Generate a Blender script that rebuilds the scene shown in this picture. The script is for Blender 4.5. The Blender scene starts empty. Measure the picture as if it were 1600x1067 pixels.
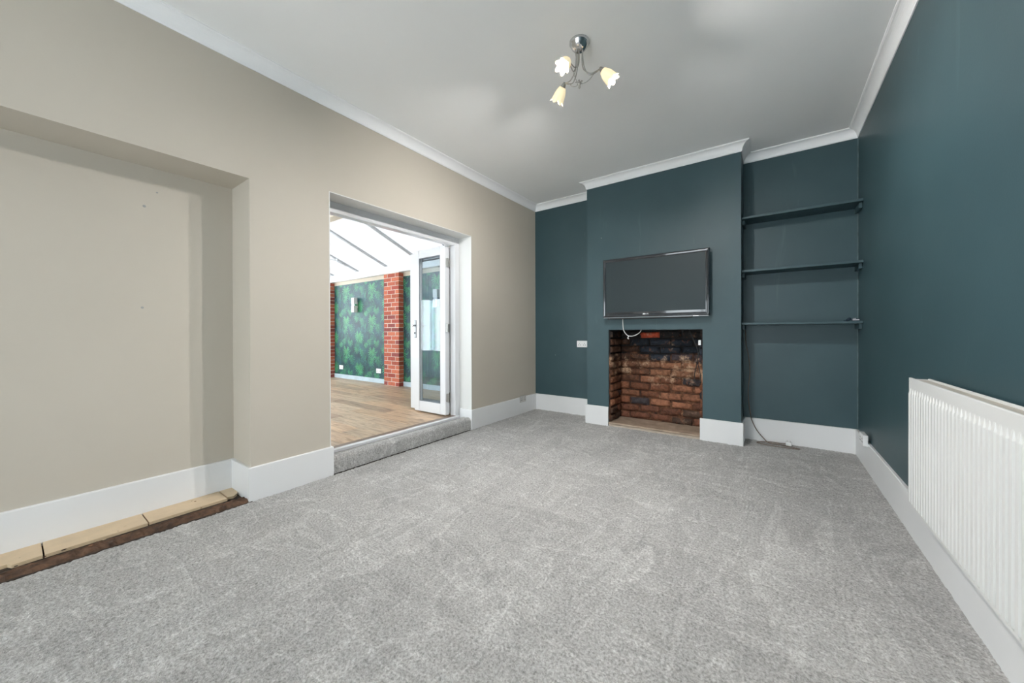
import bpy, bmesh, math, random
import numpy as np
from mathutils import Vector, Matrix, noise as mnoise

random.seed(7)
rng = np.random.default_rng(7)
scene = bpy.context.scene
C = scene.collection

# ------------------------------------------------------------------ camera
F_PX, CY = 567.793, 521.238
YAW, PITCH, ROLL = 0.6223, -0.0038, -0.0028
CAM = Vector((0.0, 0.0, 1.1))
fw = Vector((-math.sin(YAW) * math.cos(PITCH), math.cos(YAW) * math.cos(PITCH), math.sin(PITCH)))
rt = Vector((math.cos(YAW), math.sin(YAW), 0.0))
up = rt.cross(fw)
rt2 = rt * math.cos(ROLL) + up * math.sin(ROLL)
up2 = up * math.cos(ROLL) - rt * math.sin(ROLL)
cam_data = bpy.data.cameras.new('camera')
cam_data.sensor_width = 36.0
cam_data.sensor_fit = 'HORIZONTAL'
cam_data.lens = F_PX / 1600.0 * 36.0
cam_data.shift_y = (CY - 533.5) / 1600.0
cam_data.clip_start = 0.02
cam = bpy.data.objects.new('camera', cam_data)
C.objects.link(cam)
M = Matrix((rt2, up2, -fw)).transposed().to_4x4()
M.translation = CAM
cam.matrix_world = M
scene.camera = cam

# ------------------------------------------------------------------ world, exposure
WORLD_STRENGTH = 7.2
LAMP_STRENGTH = 8500.0
w = bpy.data.worlds.new('sky')
scene.world = w
w.use_nodes = True
bg = w.node_tree.nodes['Background']
bg.inputs[0].default_value = (0.90, 0.95, 1.0, 1)
bg.inputs[1].default_value = WORLD_STRENGTH
scene.view_settings.view_transform = 'Standard'
scene.view_settings.look = 'None'
scene.view_settings.exposure = 0.22
scene.view_settings.gamma = 1.0
scene.view_settings.use_curve_mapping = False
scene.cycles.diffuse_bounces = 6
scene.cycles.max_bounces = 14
scene.cycles.transparent_max_bounces = 16

# ------------------------------------------------------------------ room numbers (metres)
XL, XR, YB, YC = -2.777, 0.622, 4.452, 4.127
CH0, CH1 = -1.835, -0.247          # chimney breast
FP0, FP1, FPZ = -1.566, -0.578, 1.125   # fireplace opening
ZC, ZCEIL, ZS = 2.828, 2.912, 0.221
YR = -2.7                           # wall behind the camera
N0, N1, NZ, NX = -0.95, 0.933, 2.11, -3.085   # niche in the cream wall
D0, D1, DZ = 1.459, 3.082, 2.189    # doorway
XO = -3.13                          # outer face of the cream wall
ST = 0.018                          # skirting thickness
ZF2 = 0.130                         # garden-room floor level
YJ = 4.18                           # wallpapered wall

# ------------------------------------------------------------------ helpers
def tag(o, label=None, cat=None, group=None, kind=None):
    if label: o['label'] = label
    if cat: o['category'] = cat
    if group: o['group'] = group
    if kind: o['kind'] = kind
    return o

def empty(name, loc, label=None, cat=None, group=None, kind=None):
    o = bpy.data.objects.new(name, None)
    o.empty_display_size = 0.05
    C.objects.link(o)
    o.location = loc
    return tag(o, label, cat, group, kind)

def root_loc(p):
    v = Vector((0, 0, 0))
    while p is not None:
        v += Vector(p.location)
        p = p.parent
    return v

def obj(name, bm, mat, parent=None, smooth=False, origin=None):
    """bm is in world coordinates; the mesh is shifted to the parent's (or given) origin."""
    off = root_loc(parent) if parent is not None else (Vector(origin) if origin is not None else Vector((0, 0, 0)))
    me = bpy.data.meshes.new(name)
    bmesh.ops.translate(bm, vec=-off, verts=bm.verts)
    bmesh.ops.recalc_face_normals(bm, faces=bm.faces)
    if smooth:
        for f in bm.faces: f.smooth = True
    bm.to_mesh(me)
    bm.free()
    if mat is not None:
        me.materials.append(mat)
    o = bpy.data.objects.new(name, me)
    C.objects.link(o)
    if parent is not None:
        o.parent = parent
    elif origin is not None:
        o.location = origin
    return o

def box(bm, x0, x1, y0, y1, z0, z1, bev=0.0, seg=1):
    vs = [bm.verts.new((x, y, z)) for x in (x0, x1) for y in (y0, y1) for z in (z0, z1)]
    idx = ((0, 1, 3, 2), (4, 6, 7, 5), (0, 4, 5, 1), (2, 3, 7, 6), (0, 2, 6, 4), (1, 5, 7, 3))
    fs = [bm.faces.new([vs[i] for i in q]) for q in idx]
    if bev > 0:
        es = list({e for f in fs for e in f.edges})
        bmesh.ops.bevel(bm, geom=es, offset=bev, segments=seg, affect='EDGES', profile=0.5)
    return bm

def B(*a, **k):
    return box(bmesh.new(), *a, **k)

def tube(bm, pts, r, seg=8, cap=True):
    pts = [Vector(p) for p in pts]
    n = len(pts)
    rs = r if isinstance(r, (list, tuple)) else [r] * n
    t0 = (pts[1] - pts[0]).normalized()
    a = t0.orthogonal().normalized()
    rings = []
    for i in range(n):
        t = (pts[min(i + 1, n - 1)] - pts[max(i - 1, 0)]).normalized()
        a = (a - t * a.dot(t)).normalized()
        b = t.cross(a)
        rings.append([bm.verts.new(pts[i] + (a * math.cos(2 * math.pi * k / seg) + b * math.sin(2 * math.pi * k / seg)) * rs[i]) for k in range(seg)])
    for i in range(n - 1):
        for k in range(seg):
            bm.faces.new((rings[i][k], rings[i][(k + 1) % seg], rings[i + 1][(k + 1) % seg], rings[i + 1][k]))
    if cap:
        bm.faces.new(rings[0][::-1]); bm.faces.new(rings[-1])
    return bm

def lathe(bm, base, axis, prof, seg=24, lobes=0, lobe_amp=None, cap0=False, cap1=False):
    """prof: list of (distance along axis, radius)."""
    base = Vector(base); ax = Vector(axis).normalized()
    a = ax.orthogonal().normalized(); b = ax.cross(a)
    rings = []
    for j, (d, r) in enumerate(prof):
        ring = []
        for k in range(seg):
            th = 2 * math.pi * k / seg
            rr, dd = r, d
            if lobes and lobe_amp[j]:
                rr = r * (1 + 0.5 * lobe_amp[j] * math.cos(lobes * th))
                dd = d + 0.020 * lobe_amp[j] * math.cos(lobes * th)
            ring.append(bm.verts.new(base + ax * dd + (a * math.cos(th) + b * math.sin(th)) * rr))
        rings.append(ring)
    for j in range(len(rings) - 1):
        for k in range(seg):
            bm.faces.new((rings[j][k], rings[j][(k + 1) % seg], rings[j + 1][(k + 1) % seg], rings[j + 1][k]))
    if cap0: bm.faces.new(rings[0][::-1])
    if cap1: bm.faces.new(rings[-1])
    return bm

def spline(pts, n=12):
    """Catmull-Rom through pts."""
    P = [Vector(p) for p in pts]
    P = [P[0] * 2 - P[1]] + P + [P[-1] * 2 - P[-2]]
    out = []
    for i in range(1, len(P) - 2):
        for k in range(n):
            t = k / n
            p0, p1, p2, p3 = P[i - 1], P[i], P[i + 1], P[i + 2]
            out.append(0.5 * ((2 * p1) + (p2 - p0) * t + (2 * p0 - 5 * p1 + 4 * p2 - p3) * t * t + (3 * p1 - p0 - 3 * p2 + p3) * t ** 3))
    out.append(P[-2])
    return out

def sweep(bm, path, prof, closed=False):
    """prof: (offset into the room, z); path is walked with the room on the right."""
    n = len(path)
    rings = []
    for i in range(n):
        def nrm(a, b):
            d = Vector((b[0] - a[0], b[1] - a[1])).normalized()
            return Vector((d.y, -d.x))
        if closed:
            n1, n2 = nrm(path[i - 1], path[i]), nrm(path[i], path[(i + 1) % n])
        else:
            n1 = nrm(path[i - 1], path[i]) if i > 0 else None
            n2 = nrm(path[i], path[i + 1]) if i < n - 1 else None
            n1 = n1 or n2; n2 = n2 or n1
        m = (n1 + n2)
        m = m / (m.dot(n1))
        rings.append([bm.verts.new((path[i][0] + m.x * o, path[i][1] + m.y * o, z)) for o, z in prof])
    k = len(prof)
    for i in range(n if closed else n - 1):
        r0, r1 = rings[i], rings[(i + 1) % n]
        for j in range(k):
            bm.faces.new((r0[j], r0[(j + 1) % k], r1[(j + 1) % k], r1[j]))
    if not closed:
        bm.faces.new(rings[0][::-1]); bm.faces.new(rings[-1])
    return bm

# ------------------------------------------------------------------ materials
def new_mat(name):
    m = bpy.data.materials.new(name)
    m.use_nodes = True
    nt = m.node_tree
    return m, nt, nt.nodes['Principled BSDF']

def nd(nt, t, **k):
    n = nt.nodes.new(t)
    for a, v in k.items():
        setattr(n, a, v)
    return n

def ramp(nt, stops):
    r = nd(nt, 'ShaderNodeValToRGB')
    e = r.color_ramp.elements
    while len(e) < len(stops): e.new(0.5)
    for el, (p, c) in zip(e, stops):
        el.position = p
        el.color = (*c, 1) if len(c) == 3 else c
    return r

def noise_tex(nt, scale, detail=3, rough=0.5, dist=0.0, vec=None):
    n = nd(nt, 'ShaderNodeTexNoise')
    n.inputs['Scale'].default_value = scale
    n.inputs['Detail'].default_value = detail
    n.inputs['Roughness'].default_value = rough
    n.inputs['Distortion'].default_value = dist
    if vec is not None: nt.links.new(vec, n.inputs['Vector'])
    return n

def position(nt, scale=None, rot=None):
    g = nd(nt, 'ShaderNodeNewGeometry')
    if scale is None and rot is None: return g.outputs['Position']
    mp = nd(nt, 'ShaderNodeMapping')
    if scale: mp.inputs['Scale'].default_value = scale
    if rot: mp.inputs['Rotation'].default_value = rot
    nt.links.new(g.outputs['Position'], mp.inputs['Vector'])
    return mp.outputs['Vector']

def mix(nt, fac, a, b, mode='MIX'):
    m = nd(nt, 'ShaderNodeMix', data_type='RGBA', blend_type=mode)
    for sock, v in ((m.inputs[0], fac), (m.inputs[6], a), (m.inputs[7], b)):
        if hasattr(v, 'links') or hasattr(v, 'is_linked'): nt.links.new(v, sock)
        elif isinstance(v, (int, float)): sock.default_value = v
        else: sock.default_value = (*v, 1) if len(v) == 3 else v
    return m.outputs[2]

def bump(nt, b, height, strength=0.2, dist=0.01):
    n = nd(nt, 'ShaderNodeBump')
    n.inputs['Strength'].default_value = strength
    n.inputs['Distance'].default_value = dist
    nt.links.new(height, n.inputs['Height'])
    nt.links.new(n.outputs['Normal'], b.inputs['Normal'])
    return n

def mathn(nt, op, a, b=None, clamp=False):
    m = nd(nt, 'ShaderNodeMath', operation=op, use_clamp=clamp)
    for s, v in ((m.inputs[0], a), (m.inputs[1], b)):
        if v is None: continue
        if isinstance(v, (int, float)): s.default_value = v
        else: nt.links.new(v, s)
    return m.outputs[0]

def simple(name, col, rough=0.5, metal=0.0, spec=0.5, var=0.0, nscale=6.0, bmp=0.0, bscale=60.0, coat=0.0):
    m, nt, b = new_mat(name)
    b.inputs['Roughness'].default_value = rough
    b.inputs['Metallic'].default_value = metal
    b.inputs['Specular IOR Level'].default_value = spec
    b.inputs['Coat Weight'].default_value = coat
    if var > 0:
        n = noise_tex(nt, nscale, 4, vec=position(nt))
        lo = tuple(c * (1 - var) for c in col); hi = tuple(min(1, c * (1 + var)) for c in col)
        r = ramp(nt, [(0.3, lo), (0.7, hi)])
        nt.links.new(n.outputs['Fac'], r.inputs['Fac'])
        nt.links.new(r.outputs['Color'], b.inputs['Base Color'])
    else:
        b.inputs['Base Color'].default_value = (*col, 1)
    if bmp > 0:
        n = noise_tex(nt, bscale, 3, vec=position(nt))
        bump(nt, b, n.outputs['Fac'], bmp, 0.004)
    return m

def spots(nt, scale, thr, dens, vec):
    """small round flecks: 1 inside a fleck"""
    v = nd(nt, 'ShaderNodeTexVoronoi')
    v.inputs['Scale'].default_value = scale
    nt.links.new(vec, v.inputs['Vector'])
    small = mathn(nt, 'LESS_THAN', v.outputs['Distance'], thr)
    sep = nd(nt, 'ShaderNodeSeparateColor')
    nt.links.new(v.outputs['Color'], sep.inputs[0])
    pick = mathn(nt, 'GREATER_THAN', sep.outputs[0], 1 - dens)
    return mathn(nt, 'MULTIPLY', small, pick)

def mat_teal():
    m, nt, b = new_mat('teal_paint')
    p = position(nt)
    n = noise_tex(nt, 1.6, 5, 0.6, vec=p)
    r = ramp(nt, [(0.3, (0.034, 0.071, 0.083)), (0.75, (0.045, 0.088, 0.101))])
    nt.links.new(n.outputs['Fac'], r.inputs['Fac'])
    # rubbed, chalky scuffs running down the wall
    ps = position(nt, scale=(7, 7, 1.1))
    n2 = noise_tex(nt, 1.0, 4, 0.6, 0.6, vec=ps)
    r2 = ramp(nt, [(0.66, (0, 0, 0)), (0.85, (1, 1, 1))])
    nt.links.new(n2.outputs['Fac'], r2.inputs['Fac'])
    sc = mathn(nt, 'MULTIPLY', r2.outputs['Color'], 0.35)
    c1 = mix(nt, sc, r.outputs['Color'], (0.12, 0.20, 0.205))
    s = spots(nt, 5.0, 0.020, 0.30, p)
    c2 = mix(nt, s, c1, (0.42, 0.46, 0.45))
    nt.links.new(c2, b.inputs['Base Color'])
    b.inputs['Roughness'].default_value = 0.46
    b.inputs['Specular IOR Level'].default_value = 0.45
    n3 = noise_tex(nt, 120, 3, vec=p)
    bump(nt, b, n3.outputs['Fac'], 0.06, 0.003)
    return m

def mat_cream():
    m, nt, b = new_mat('cream_paint')
    p = position(nt)
    n = noise_tex(nt, 1.3, 5, 0.6, vec=p)
    r = ramp(nt, [(0.3, (0.518, 0.472, 0.400)), (0.75, (0.545, 0.497, 0.424))])
    nt.links.new(n.outputs['Fac'], r.inputs['Fac'])
    nt.links.new(r.outputs['Color'], b.inputs['Base Color'])
    b.inputs['Roughness'].default_value = 0.62
    b.inputs['Specular IOR Level'].default_value = 0.3
    n3 = noise_tex(nt, 90, 3, vec=p)
    bump(nt, b, n3.outputs['Fac'], 0.05, 0.003)
    return m

def mat_carpet():
    m, nt, b = new_mat('carpet_grey')
    p = position(nt)
    # flecked yarn
    f1 = noise_tex(nt, 95, 4, 0.75, vec=p)
    r1 = ramp(nt, [(0.30, (0.215, 0.206, 0.194)), (0.50, (0.475, 0.465, 0.449)), (0.72, (0.72, 0.713, 0.700))])
    nt.links.new(f1.outputs['Fac'], r1.inputs['Fac'])
    # lay of the pile: hoover strokes along the room and a few across
    ps = position(nt, scale=(2.6, 0.55, 1))
    n1 = noise_tex(nt, 1.0, 5, 0.62, 1.1, vec=ps)
    pc = position(nt, scale=(0.9, 1.7, 1), rot=(0, 0, 0.55))
    n2 = noise_tex(nt, 1.5, 4, 0.6, 1.6, vec=pc)
    s = mathn(nt, 'ADD', n1.outputs['Fac'], n2.outputs['Fac'])
    lay = ramp(nt, [(0.40, (0.90, 0.90, 0.90)), (0.50, (0.98, 0.98, 0.98)), (0.60, (1.08, 1.08, 1.08))])
    nt.links.new(mathn(nt, 'MULTIPLY', s, 0.5), lay.inputs['Fac'])
    c = mix(nt, 1.0, r1.outputs['Color'], lay.outputs['Color'], 'MULTIPLY')
    # thin brushed strokes where the pile turns over
    for sc_v, rz, lo, hi in (((3.2, 0.75, 1), 0.10, 0.490, 0.525), ((1.1, 3.6, 1), -0.45, 0.492, 0.520)):
        k = noise_tex(nt, 1.0, 3, 0.55, 1.4, vec=position(nt, scale=sc_v, rot=(0, 0, rz)))
        rk = ramp(nt, [(lo - 0.03, (1, 1, 1)), (lo, (1.16, 1.16, 1.16)), (hi, (0.93, 0.93, 0.93)), (hi + 0.04, (1, 1, 1))])
        nt.links.new(k.outputs['Fac'], rk.inputs['Fac'])
        c = mix(nt, 1.0, c, rk.outputs['Color'], 'MULTIPLY')
    nt.links.new(c, b.inputs['Base Color'])
    b.inputs['Roughness'].default_value = 0.95
    b.inputs['Specular IOR Level'].default_value = 0.1
    b.inputs['Sheen Weight'].default_value = 0.15
    f2 = noise_tex(nt, 170, 3, 0.7, vec=p)
    bump(nt, b, f2.outputs['Fac'], 1.0, 0.008)
    return m

def mat_object_colour(name, rough, mott, nscale, bmp, bscale):
    """colour given per object (viewport colour) with mottling: bricks, planks"""
    m, nt, b = new_mat(name)
    oi = nd(nt, 'ShaderNodeObjectInfo')
    p = position(nt)
    n = noise_tex(nt, nscale, 5, 0.65, 0.5, vec=p)
    r = ramp(nt, [(0.25, (1 - mott,) * 3), (0.75, (1 + mott,) * 3)])
    nt.links.new(n.outputs['Fac'], r.inputs['Fac'])
    c = mix(nt, 1.0, oi.outputs['Color'], r.outputs['Color'], 'MULTIPLY')
    nt.links.new(c, b.inputs['Base Color'])
    b.inputs['Roughness'].default_value = rough
    b.inputs['Specular IOR Level'].default_value = 0.25
    n2 = noise_tex(nt, bscale, 4, 0.6, vec=p)
    bump(nt, b, n2.outputs['Fac'], bmp, 0.01)
    return m, nt, b, c

def limewash(nt, c, p):
    # flaking remains of old plaster, mostly on the middle courses
    sep = nd(nt, 'ShaderNodeSeparateXYZ'); nt.links.new(p, sep.inputs[0])
    band = ramp(nt, [(0.42, (0, 0, 0)), (0.56, (0.09, 0.09, 0.09)), (0.66, (0.17, 0.17, 0.17)), (0.78, (0.13, 0.13, 0.13)), (0.86, (0, 0, 0))])
    nt.links.new(sep.outputs['Z'], band.inputs['Fac'])
    n = noise_tex(nt, 9, 3, 0.6, 0.15, vec=p)
    e = mathn(nt, 'ADD', n.outputs['Fac'], band.outputs['Color'])
    r = ramp(nt, [(0.64, (0, 0, 0)), (0.80, (1, 1, 1))])
    nt.links.new(e, r.inputs['Fac'])
    g = noise_tex(nt, 55, 4, 0.7, vec=p)
    rg = ramp(nt, [(0.38, (0.15, 0.15, 0.15)), (0.58, (1, 1, 1))])
    nt.links.new(g.outputs['Fac'], rg.inputs['Fac'])
    return mix(nt, mathn(nt, 'MULTIPLY', mathn(nt, 'MULTIPLY', r.outputs['Color'], rg.outputs['Color']), 0.9), c, (0.60, 0.40, 0.26))

def mat_hearth_brick():
    m, nt, b, c = mat_object_colour('sooty_brick', 0.70, 0.60, 26, 1.0, 38)
    p = position(nt)
    n = noise_tex(nt, 13, 5, 0.7, 0.8, vec=p)
    r = ramp(nt, [(0.56, (0, 0, 0)), (0.68, (1, 1, 1))])
    nt.links.new(n.outputs['Fac'], r.inputs['Fac'])
    c2 = mix(nt, mathn(nt, 'MULTIPLY', r.outputs['Color'], 0.5), c, (0.30, 0.115, 0.055))
    n3 = noise_tex(nt, 17, 4, 0.7, 0.4, vec=position(nt, rot=(0.4, 1.0, 0.2)))
    r3 = ramp(nt, [(0.62, (0, 0, 0)), (0.72, (1, 1, 1))])
    nt.links.new(n3.outputs['Fac'], r3.inputs['Fac'])
    c3 = mix(nt, mathn(nt, 'MULTIPLY', r3.outputs['Color'], 0.75), c2, (0.018, 0.014, 0.013))
    c4 = limewash(nt, c3, p)
    nt.links.new(c4, b.inputs['Base Color'])
    return m

def mat_mortar():
    m, nt, b = new_mat('crumbling_mortar')
    p = position(nt)
    n = noise_tex(nt, 9, 6, 0.7, 0.8, vec=p)
    r = ramp(nt, [(0.30, (0.014, 0.010, 0.008)), (0.47, (0.085, 0.036, 0.020)), (0.60, (0.20, 0.085, 0.042)), (0.74, (0.46, 0.30, 0.18))])
    nt.links.new(n.outputs['Fac'], r.inputs['Fac'])
    # soot towards the flue: an old stain with a ragged lower edge
    sep = nd(nt, 'ShaderNodeSeparateXYZ'); nt.links.new(p, sep.inputs[0])
    n2 = noise_tex(nt, 5, 4, 0.6, vec=p)
    e = mathn(nt, 'ADD', sep.outputs['Z'], mathn(nt, 'MULTIPLY', n2.outputs['Fac'], 0.35))
    rs = ramp(nt, [(0.93, (0, 0, 0)), (1.0, (1, 1, 1))])
    nt.links.new(mathn(nt, 'MULTIPLY', e, 0.97), rs.inputs['Fac'])
    c = mix(nt, rs.outputs['Color'], limewash(nt, r.outputs['Color'], p), (0.016, 0.014, 0.014))
    nt.links.new(c, b.inputs['Base Color'])
    b.inputs['Roughness'].default_value = 0.9
    n3 = noise_tex(nt, 40, 5, 0.7, vec=p)
    bump(nt, b, n3.outputs['Fac'], 1.0, 0.015)
    return m

def mat_plank():
    m, nt, b, c = mat_object_colour('oak_laminate', 0.42, 0.10, 5, 0.05, 40)
    p = position(nt, scale=(1.4, 11, 1))
    n = noise_tex(nt, 2.0, 5, 0.62, 1.2, vec=p)
    r = ramp(nt, [(0.32, (0.62, 0.60, 0.58)), (0.5, (1.0, 1.0, 1.0)), (0.7, (1.22, 1.18, 1.12))])
    nt.links.new(n.outputs['Fac'], r.inputs['Fac'])
    c2 = mix(nt, 1.0, c, r.outputs['Color'], 'MULTIPLY')
    k = noise_tex(nt, 2.6, 2, 0.5, 0.4, vec=position(nt, scale=(1.2, 4.5, 1)))
    rk = ramp(nt, [(0.64, (0, 0, 0)), (0.74, (1, 1, 1))])
    nt.links.new(k.outputs['Fac'], rk.inputs['Fac'])
    c3 = mix(nt, mathn(nt, 'MULTIPLY', rk.outputs['Color'], 0.55), c2, (0.10, 0.065, 0.045))
    nt.links.new(c3, b.inputs['Base Color'])
    return m

def mat_glass(name, tint, refl=1.0):
    m, nt, b = new_mat(name)
    nt.nodes.remove(b)
    out = nt.nodes['Material Output']
    tr = nd(nt, 'ShaderNodeBsdfTransparent'); tr.inputs[0].default_value = (*tint, 1)
    gl = nd(nt, 'ShaderNodeBsdfGlossy'); gl.inputs['Roughness'].default_value = 0.01
    fr = nd(nt, 'ShaderNodeFresnel'); fr.inputs[0].default_value = 1.5
    mx = nd(nt, 'ShaderNodeMixShader')
    geo = nd(nt, 'ShaderNodeNewGeometry')
    front = mathn(nt, 'SUBTRACT', 1.0, geo.outputs['Backfacing'])
    nt.links.new(mathn(nt, 'MULTIPLY', mathn(nt, 'MULTIPLY', fr.outputs[0], front), refl, True), mx.inputs[0])
    nt.links.new(tr.outputs[0], mx.inputs[1]); nt.links.new(gl.outputs[0], mx.inputs[2])
    nt.links.new(mx.outputs[0], out.inputs[0])
    return m

def mat_roof_sheet():
    m, nt, b = new_mat('opal_polycarbonate')
    nt.nodes.remove(b)
    out = nt.nodes['Material Output']
    t = nd(nt, 'ShaderNodeBsdfTranslucent'); t.inputs[0].default_value = (0.425, 0.422, 0.42, 1)
    d = nd(nt, 'ShaderNodeBsdfDiffuse'); d.inputs[0].default_value = (0.75, 0.75, 0.75, 1)
    mx = nd(nt, 'ShaderNodeAddShader')
    mx2 = nd(nt, 'ShaderNodeMixShader'); mx2.inputs[0].default_value = 0.12
    nt.links.new(t.outputs[0], mx2.inputs[1]); nt.links.new(d.outputs[0], mx2.inputs[2])
    nt.links.new(mx2.outputs[0], out.inputs[0])
    return m

def mat_emit(name, col, strength):
    m, nt, b = new_mat(name)
    b.inputs['Base Color'].default_value = (*col, 1)
    b.inputs['Emission Color'].default_value = (*col, 1)
    b.inputs['Emission Strength'].default_value = strength
    return m

def mat_shade():
    m, nt, b = new_mat('frosted_lamp_glass')
    out = nt.nodes['Material Output']
    b.inputs['Base Color'].default_value = (0.85, 0.72, 0.50, 1)
    b.inputs['Roughness'].default_value = 0.25
    t = nd(nt, 'ShaderNodeBsdfTranslucent'); t.inputs[0].default_value = (0.92, 0.88, 0.80, 1)
    e = nd(nt, 'ShaderNodeEmission'); e.inputs[0].default_value = (1.0, 0.84, 0.52, 1); e.inputs[1].default_value = 0.55
    m1 = nd(nt, 'ShaderNodeMixShader'); m1.inputs[0].default_value = 0.0
    a = nd(nt, 'ShaderNodeAddShader')
    nt.links.new(b.outputs[0], m1.inputs[1]); nt.links.new(t.outputs[0], m1.inputs[2])
    nt.links.new(m1.outputs[0], a.inputs[0]); nt.links.new(e.outputs[0], a.inputs[1])
    nt.links.new(a.outputs[0], out.inputs[0])
    return m

MT = mat_teal()
MCREAM = mat_cream()
MCEIL = simple('ceiling_white', (0.90, 0.90, 0.89), 0.8, spec=0.2, var=0.012, nscale=2, bmp=0.03, bscale=90)
MGLOSS = simple('skirting_gloss_white', (0.74, 0.742, 0.742), 0.38, spec=0.35, var=0.02, nscale=3)
MCOVE = simple('cornice_white', (0.90, 0.90, 0.90), 0.6, spec=0.3)
MLINING = simple('door_lining_white', (0.68, 0.68, 0.66), 0.45, spec=0.4)
MCARPET = mat_carpet()
MUPVC = simple('upvc_white', (0.70, 0.705, 0.72), 0.25, spec=0.5)
MGASKET = simple('grey_gasket', (0.13, 0.14, 0.16), 0.6)
MGLASS = mat_glass('door_glass', (0.955, 0.978, 0.988), 1.4)
MWGLASS = mat_glass('added_window_glass', (0.95, 0.97, 0.97), 1.0)
MCHROME = simple('polished_chrome', (0.62, 0.62, 0.63), 0.10, metal=1.0)
MBRUSH = simple('brushed_steel', (0.50, 0.49, 0.47), 0.28, metal=1.0)
MSHADE = mat_shade()
MHANDLE = simple('satin_door_furniture', (0.27, 0.28, 0.29), 0.35, metal=0.8)
MBULB = mat_emit('lit_bulb', (1.0, 0.975, 0.95), LAMP_STRENGTH)
MBRICK = mat_hearth_brick()
MMORTAR = mat_mortar()
MSTONE = simple('hearth_stone', (0.36, 0.27, 0.20), 0.75, var=0.22, nscale=12, bmp=0.3, bscale=50)
MTILE = simple('beige_floor_tile', (0.60, 0.46, 0.30), 0.45, var=0.07, nscale=14)
MGROUT = simple('dark_subfloor', (0.040, 0.026, 0.018), 0.95, var=0.5, nscale=30, bmp=0.8, bscale=60)
MLATH = simple('rough_dark_timber', (0.090, 0.047, 0.026), 0.85, var=0.55, nscale=24, bmp=0.9, bscale=70)
MRAD = simple('radiator_enamel', (0.72, 0.72, 0.705), 0.30, spec=0.45)
MRADTOP = simple('radiator_dusty_grille', (0.60, 0.56, 0.50), 0.6)
MPLAST = simple('white_socket_plastic', (0.80, 0.80, 0.80), 0.35)
MHOLE = simple('socket_slot_black', (0.02, 0.02, 0.02), 0.7)
MBEZEL = simple('gloss_black_bezel', (0.020, 0.024, 0.030), 0.10, spec=0.6, coat=0.6)
MSCREEN = simple('matte_tv_screen', (0.030, 0.043, 0.047), 0.42, spec=0.22)
MTVBACK = simple('tv_back_black', (0.015, 0.016, 0.018), 0.5)
MTRIM = simple('tv_clear_lower_trim', (0.22, 0.24, 0.26), 0.12, spec=0.7, coat=0.5)
MLOGO = simple('logo_silver', (0.9, 0.9, 0.9), 0.3)
MWCABLE = simple('white_cable', (0.70, 0.70, 0.68), 0.5)
MBCABLE = simple('black_cable', (0.012, 0.012, 0.013), 0.5)
MBROWN = simple('brown_cable', (0.17, 0.125, 0.095), 0.5)
MGBRICK, _, _, _ = mat_object_colour('red_facing_brick', 0.8, 0.22, 30, 0.4, 80)
MGMORTAR = simple('pale_mortar', (0.62, 0.52, 0.45), 0.9, var=0.15, nscale=30)
MPLANK = mat_plank()
MPLBASE = simple('plank_joint_dark', (0.14, 0.085, 0.05), 0.8)
MROOF = mat_roof_sheet()
MALU = simple('grey_glazing_bar', (0.42, 0.44, 0.46), 0.4)
MBEIGE = simple('beige_plaster', (0.60, 0.53, 0.43), 0.7)
MSKIRT2 = simple('pale_blue_skirting', (0.50, 0.60, 0.66), 0.5, var=0.1, nscale=8)
MGWALL = simple('garden_room_wall_paint', (0.55, 0.60, 0.64), 0.7)
MBROWNTRACK = simple('brown_threshold_track', (0.17, 0.12, 0.09), 0.45, var=0.2, nscale=12)
MGADGET = simple('dark_blue_plastic', (0.020, 0.035, 0.06), 0.25)

# ------------------------------------------------------------------ floor (carpet pile as real relief)
def grid_mesh(name, x0, x1, y0, y1, step, zfun):
    nx = int(round((x1 - x0) / step)) + 1; ny = int(round((y1 - y0) / step)) + 1
    xs = np.linspace(x0, x1, nx); ys = np.linspace(y0, y1, ny)
    X, Y = np.meshgrid(xs, ys)
    Z = zfun(X, Y)
    co = np.stack([X, Y, Z], -1).reshape(-1, 3).astype(np.float32)
    i = (np.arange(ny - 1)[:, None] * nx + np.arange(nx - 1)[None, :]).reshape(-1)
    q = np.stack([i, i + 1, i + nx + 1, i + nx], -1).astype(np.int32)
    me = bpy.data.meshes.new(name)
    me.vertices.add(len(co)); me.vertices.foreach_set('co', co.ravel())
    me.loops.add(q.size); me.loops.foreach_set('vertex_index', q.ravel())
    me.polygons.add(len(q))
    me.polygons.foreach_set('loop_start', np.arange(0, q.size, 4, dtype=np.int32))
    me.polygons.foreach_set('use_smooth', np.ones(len(q), dtype=bool))
    me.update(calc_edges=True)
    return me

def pile(X, Y):
    r = rng.random(X.shape)
    lo = rng.random((X.shape[0] // 3 + 2, X.shape[1] // 3 + 2))
    lo = np.kron(lo, np.ones((3, 3)))[:X.shape[0], :X.shape[1]]
    lo = (lo + np.roll(lo, 1, 0) + np.roll(lo, 1, 1) + np.roll(np.roll(lo, 1, 0), 1, 1)) / 4
    return -0.005 + 0.0055 * r + 0.0045 * lo

def plain_pile(x0, x1, y0, y1):
    return grid_mesh('floor', x0, x1, y0, y1, 0.009, pile)

fl = bpy.data.objects.new('floor', plain_pile(-2.757, XR, YR, YB))
C.objects.link(fl)
fl.data.materials.append(MCARPET)
tag(fl, 'grey cut-pile carpet covering the room floor', 'carpet', kind='structure')
sub = obj('floor_slab', B(XO, XR + 0.1, YR - 0.1, YB + 0.3, -0.12, -0.012), MGROUT)
tag(sub, 'dark bare subfloor showing beside the carpet edge', 'floor', kind='structure')

# ------------------------------------------------------------------ ceiling, walls
tag(obj('ceiling', B(XO, XR + 0.1, YR - 0.1, YB + 0.3, ZCEIL, ZCEIL + 0.1), MCEIL),
    'flat white painted ceiling of the living room', 'ceiling', kind='structure')

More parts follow.
